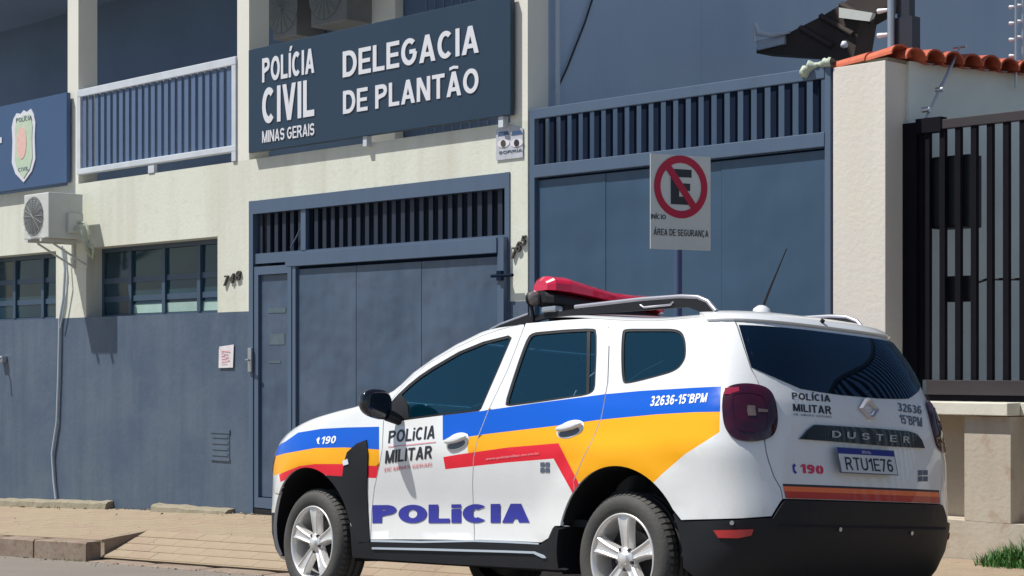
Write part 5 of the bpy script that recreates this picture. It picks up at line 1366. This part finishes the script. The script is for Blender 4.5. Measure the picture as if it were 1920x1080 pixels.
# antenna
b0 = at(1428, 579, .12); tp = at(1475, 466, .12)
an = cpart('antenna', MB().tube([b0+Vector((0, 0, -.01)), b0.lerp(tp, .3), b0.lerp(tp, .6), tp], [.008, .007, .0045, .003], 8), 'black')
cpart('antenna_base', MB().lathe([(.055, -.045), (.045, .0), (.02, .018), (0, .02)], b0, 'Z', 16), 'white', an)

# door mirror
for s_ in (1, -1):
    q = at(706, 757, 1.05); m_ = bmesh.new(); bmesh.ops.create_uvsphere(m_, u_segments=24, v_segments=16, radius=1)
    for v_ in m_.verts:
        x, y, z = v_.co; f_ = lambda a, p: math.copysign(abs(a)**p, a)
        x, y, z = f_(x, .7), f_(y, .75), f_(z, .75)
        v_.co = (q.x+.075*x*(1 if x > 0 else .35), s_*(q.y+.11*y), q.z+.088*z*(1-.12*y)+.01*y)
    for f in m_.faces: f.smooth = True
    me = bpy.data.meshes.new('door_mirror'); m_.to_mesh(me); m_.free(); me.materials.append(M['blackg']); o = link('door_mirror', me, doors['f', s_ < 0])
    mb = MB(); mb.tube([(q.x+.0, s_*(q.y-.08), q.z-.06), (q.x-.02, s_*.86, q.z-.10), (q.x-.03, s_*.82, q.z-.11)], [.04, .03, .035], 8); cpart('mirror_stalk', mb, 'black', doors['f', s_ < 0])

# interior
def seat(x, y, wd):
    mb = MB(); mb.box(x-.25, x+.27, y-wd/2, y+wd/2, .55, .70, bev=.03); 
    bk_ = MB(); bk_.box(-.06, .06, -wd/2, wd/2, 0, .62, bev=.04); R_ = Matrix.Rotation(-.3, 3, 'Y'); mb.add([R_ @ Vector(q)+Vector((x-.24, y, .66)) for q in bk_.v], bk_.f, 0, True)
    for dy in ([0] if wd < .8 else [-.38, .38]): 
        hb = MB(); hb.box(-.045, .045, -.12, .12, 0, .17, bev=.035); mb.add([R_ @ Vector(q)+Vector((x-.24-.20, y+dy, .66+.63)) for q in hb.v], hb.f, 0, True)
    return cpart('seat', mb, 'seat')
seat(1.42, .38, .50); seat(1.42, -.38, .50); seat(.52, 0, 1.25)
cpart('cabin_floor', MB().box(.2, 2.1, -.8, .8, .50, .54), 'dark')
cpart('dashboard', MB().box(1.80, 2.12, -.72, .72, .70, 1.10, bev=.04), 'seat')
mb = MB(); cxx = Vector((1.68, .38, 1.04)); P = []
for k in range(25):
    a = 2*math.pi*k/24; P.append(cxx+Vector((.06*math.sin(a), .185*math.cos(a), .175*math.sin(a))))
mb.tube(P, .016, 8, cap=False); mb.tube([cxx, cxx+Vector((.25, 0, -.08))], .03, 8); mb.tube([cxx+Vector((0, -.17, 0)), cxx+Vector((0, .17, 0))], .015, 6); cpart('steering_wheel', mb, 'seat')

# lettering on the body
def dtext(s, TL, TR, BR, BL, m, parent, bold=.03, shear=0., off=.0025, nm='lettering', space=1.):
    v_, f_ = textmesh(s, bold, shear, 0, space); P = []
    v_ = list(v_); wpx, hpx = math.hypot(TR[0]-TL[0], TR[1]-TL[1]), abs(BL[1]-TL[1]); mid = {}; f2 = []; stack = [tuple(q) for q in f_]
    while stack:
        q = stack.pop(); L_ = [math.hypot((v_[q[i]][0]-v_[q[(i+1) % 3]][0])*wpx, (v_[q[i]][1]-v_[q[(i+1) % 3]][1])*hpx) for i in range(3)]; k = L_.index(max(L_))
        if L_[k] < 9: f2.append(q); continue
        i, j, o_ = q[k], q[(k+1) % 3], q[(k+2) % 3]; e = (min(i, j), max(i, j))
        if e not in mid: mid[e] = len(v_); v_.append(((v_[i][0]+v_[j][0])/2, (v_[i][1]+v_[j][1])/2))
        stack += [(i, mid[e], o_), (mid[e], j, o_)]
    f_ = f2
    for a, b in v_:
        b = 1-b; u = (TL[0]*(1-a)+TR[0]*a)*(1-b)+(BL[0]*(1-a)+BR[0]*a)*b; w__ = (TL[1]*(1-a)+TR[1]*a)*(1-b)+(BL[1]*(1-a)+BR[1]*a)*b
        c_, r_ = toST(('p', u, w__)); P.append(ev(c_, r_, off)[0])
    mb = MB(); mb.add(P, [list(q) for q in f_]); return cpart(nm, mb, m, parent)
def dquad(px_, m, parent, off=.0025, nm='decal'):
    return panel(nm, cpath(px_), m, off=off, flange=0, gap=0, parent=parent, step=(1, 2))
F0, R0 = doors['f', False], doors['r', False]
dtext('POLiCIA', (699, 947), (994, 944), (994, 980), (699, 981), 'inkb', F0, bold=.068, off=.004, space=.5)
dtext('POLiCIA', (730, 808), (818, 797), (815, 822), (728, 831), 'ink', F0, bold=.03, shear=.0)
dtext('MILITAR', (724, 845), (812, 835), (810, 859), (722, 869), 'ink', F0, bold=.03)
dquad([(728, 837), (818, 828), (818, 829.5), (728, 838.7)], 'inkp', F0, nm='thin_line')
dtext('DE MINAS GERAIS', (722, 877), (811, 867), (810, 874), (721, 884), 'inkp', F0, bold=.02)
dtext('190', (604, 819), (631, 817), (630, 831), (603, 833), 'inkw', bpy.data.objects['front_fender'], bold=.03, shear=.15)
dquad([(594, 824), (599, 819), (600, 823), (598, 829), (600, 833), (596, 832)], 'inkw', bpy.data.objects['front_fender'], nm='handset_icon')
dtext('32636-15°BPM', (1221, 743), (1328, 737), (1326, 754), (1219, 762), 'inkw', bpy.data.objects['quarter_panel'], bold=.035, shear=.12)
dtext('www.policiamilitar.mg.gov.br', (911, 858), (1012, 847), (1012, 851.5), (911, 863), 'inkp', R0, bold=.02)
def icon(u0, v0, u1, v1, parent):
    h = (v1-v0)/2.1
    for k in range(2):
        for j in range(2):
            uu = u0+(u1-u0)*(.03+.5*j); vv_ = v0+h*1.1*k
            dquad([(uu, vv_), (uu+(u1-u0)*.42, vv_-.5), (uu+(u1-u0)*.42, vv_+h*.85), (uu, vv_+h*.9)], 'inkg', parent, nm='small_mark')
icon(1013, 867, 1032, 887, R0)
dtext('POLÍCIA', (1484, 736), (1556, 741), (1557, 754), (1485, 749), 'ink', tg, bold=.035)
dtext('MILITAR', (1486, 757), (1558, 762), (1559, 777), (1487, 771), 'ink', tg, bold=.035)
dtext('DE MINAS GERAIS', (1488, 775), (1559, 780), (1559, 784), (1488, 779), 'inkg', tg, bold=.0)
dtext('32636', (1682, 755), (1727, 762), (1728, 777), (1684, 771), 'inkg', tg, bold=.03)
dtext('15°BPM', (1686, 777), (1728, 783), (1729, 801), (1688, 794), 'inkg', tg, bold=.03)
dtext('190', (1500, 870), (1543, 873), (1544, 890), (1501, 887), 'inkr', tg, bold=.05)
dquad([(1485, 873), (1489, 869), (1492, 873), (1489, 877), (1490, 882), (1494, 886), (1491, 889), (1487, 885)], 'inkb', tg, nm='handset_icon')
icon(1720, 882, 1740, 904, tg)
# plaque with model lettering
plq = panel('tailgate_plaque', path([(1497, 824), (1512, 806), (1524, 797), (1560, 799), (1640, 804), (1700, 809), (1716, 814), (1725, 825), (1731, 841), (1660, 837), (1580, 830)]), 'blackg', off=.012, flange=.014, gap=0, parent=tg, step=(1, 2))
for k, ch in enumerate('DUSTER'):
    u = 1556+k*28.4-k*k*.35; v = 808+k*2.0; dtext(ch, (u, v), (u+17-k, v+.8), (u+17-k, v+13.5), (u, v+12.8), 'steel', plq, bold=.03, off=.0155)
# plate
pc = [atx(1567, 838, -.935), atx(1674, 844.5, -.935), atx(1685, 891, -.955), atx(1575.5, 887.5, -.955)]
z_t, z_b = (pc[0].z+pc[1].z)/2, (pc[2].z+pc[3].z)/2; yl, yr_2 = (pc[0].y+pc[3].y)/2, (pc[1].y+pc[2].y)/2
def PL(a, b, d=0): x = -.925-.03*b; return Vector((x-d, yl+(yr_2-yl)*a, z_t+(z_b-z_t)*b))
def pq(a0, b0, a1, b1, d, th, nm, m, par): return cpart(nm, MB().prism([PL(a0, b0, d), PL(a1, b0, d), PL(a1, b1, d), PL(a0, b1, d)], (-th, 0, 0)), m, par)
pt = pq(0, 0, 1, 1, 0, .008, 'licence_plate', 'inkg', tg)
pt2 = pq(.02, .25, .98, .96, .0085, .002, 'plate_face', 'platew', tg); pt3 = pq(.015, .03, .985, .25, .0085, .002, 'plate_band', 'plateb', tg)
def ptext(s, a0, a1, b0, b1, m, bold, nm='lettering'):
    v_, f_ = textmesh(s, bold); mb = MB(); mb.add([PL(a0+(a1-a0)*p[0], b1+(b0-b1)*p[1], .0115) for p in v_], [list(q) for q in f_]); cpart(nm, mb, m, tg)
ptext('RTU1E76', .10, .92, .37, .87, 'ink', .02); ptext('BRASIL', .42, .58, .09, .19, 'letter', .0)
# diamond emblem
c0, n0_, X0, Z0 = orient(1627, 768, .01); Xr = n0_.cross(Z0).normalized()
mb = MB(); a_, b_ = .062, .082
outp = [(0, b_), (a_, .01), (a_*.9, -.02), (0, -b_), (-a_, -.01), (-a_*.9, .02)]; inp = [(x*.45, y*.55) for x, y in outp]
mb.add([c0+Xr*x+Z0*y for x, y in outp]+[c0+Xr*(x*.75)+Z0*(y*.8)+n0_*.014 for x, y in outp]+[c0+Xr*x+Z0*y for x, y in inp], [(k, (k+1) % 6, 6+(k+1) % 6, 6+k) for k in range(6)]+[(6+k, 6+(k+1) % 6, 12+(k+1) % 6, 12+k) for k in range(6)])
cpart('diamond_emblem', mb, 'chrome', tg)
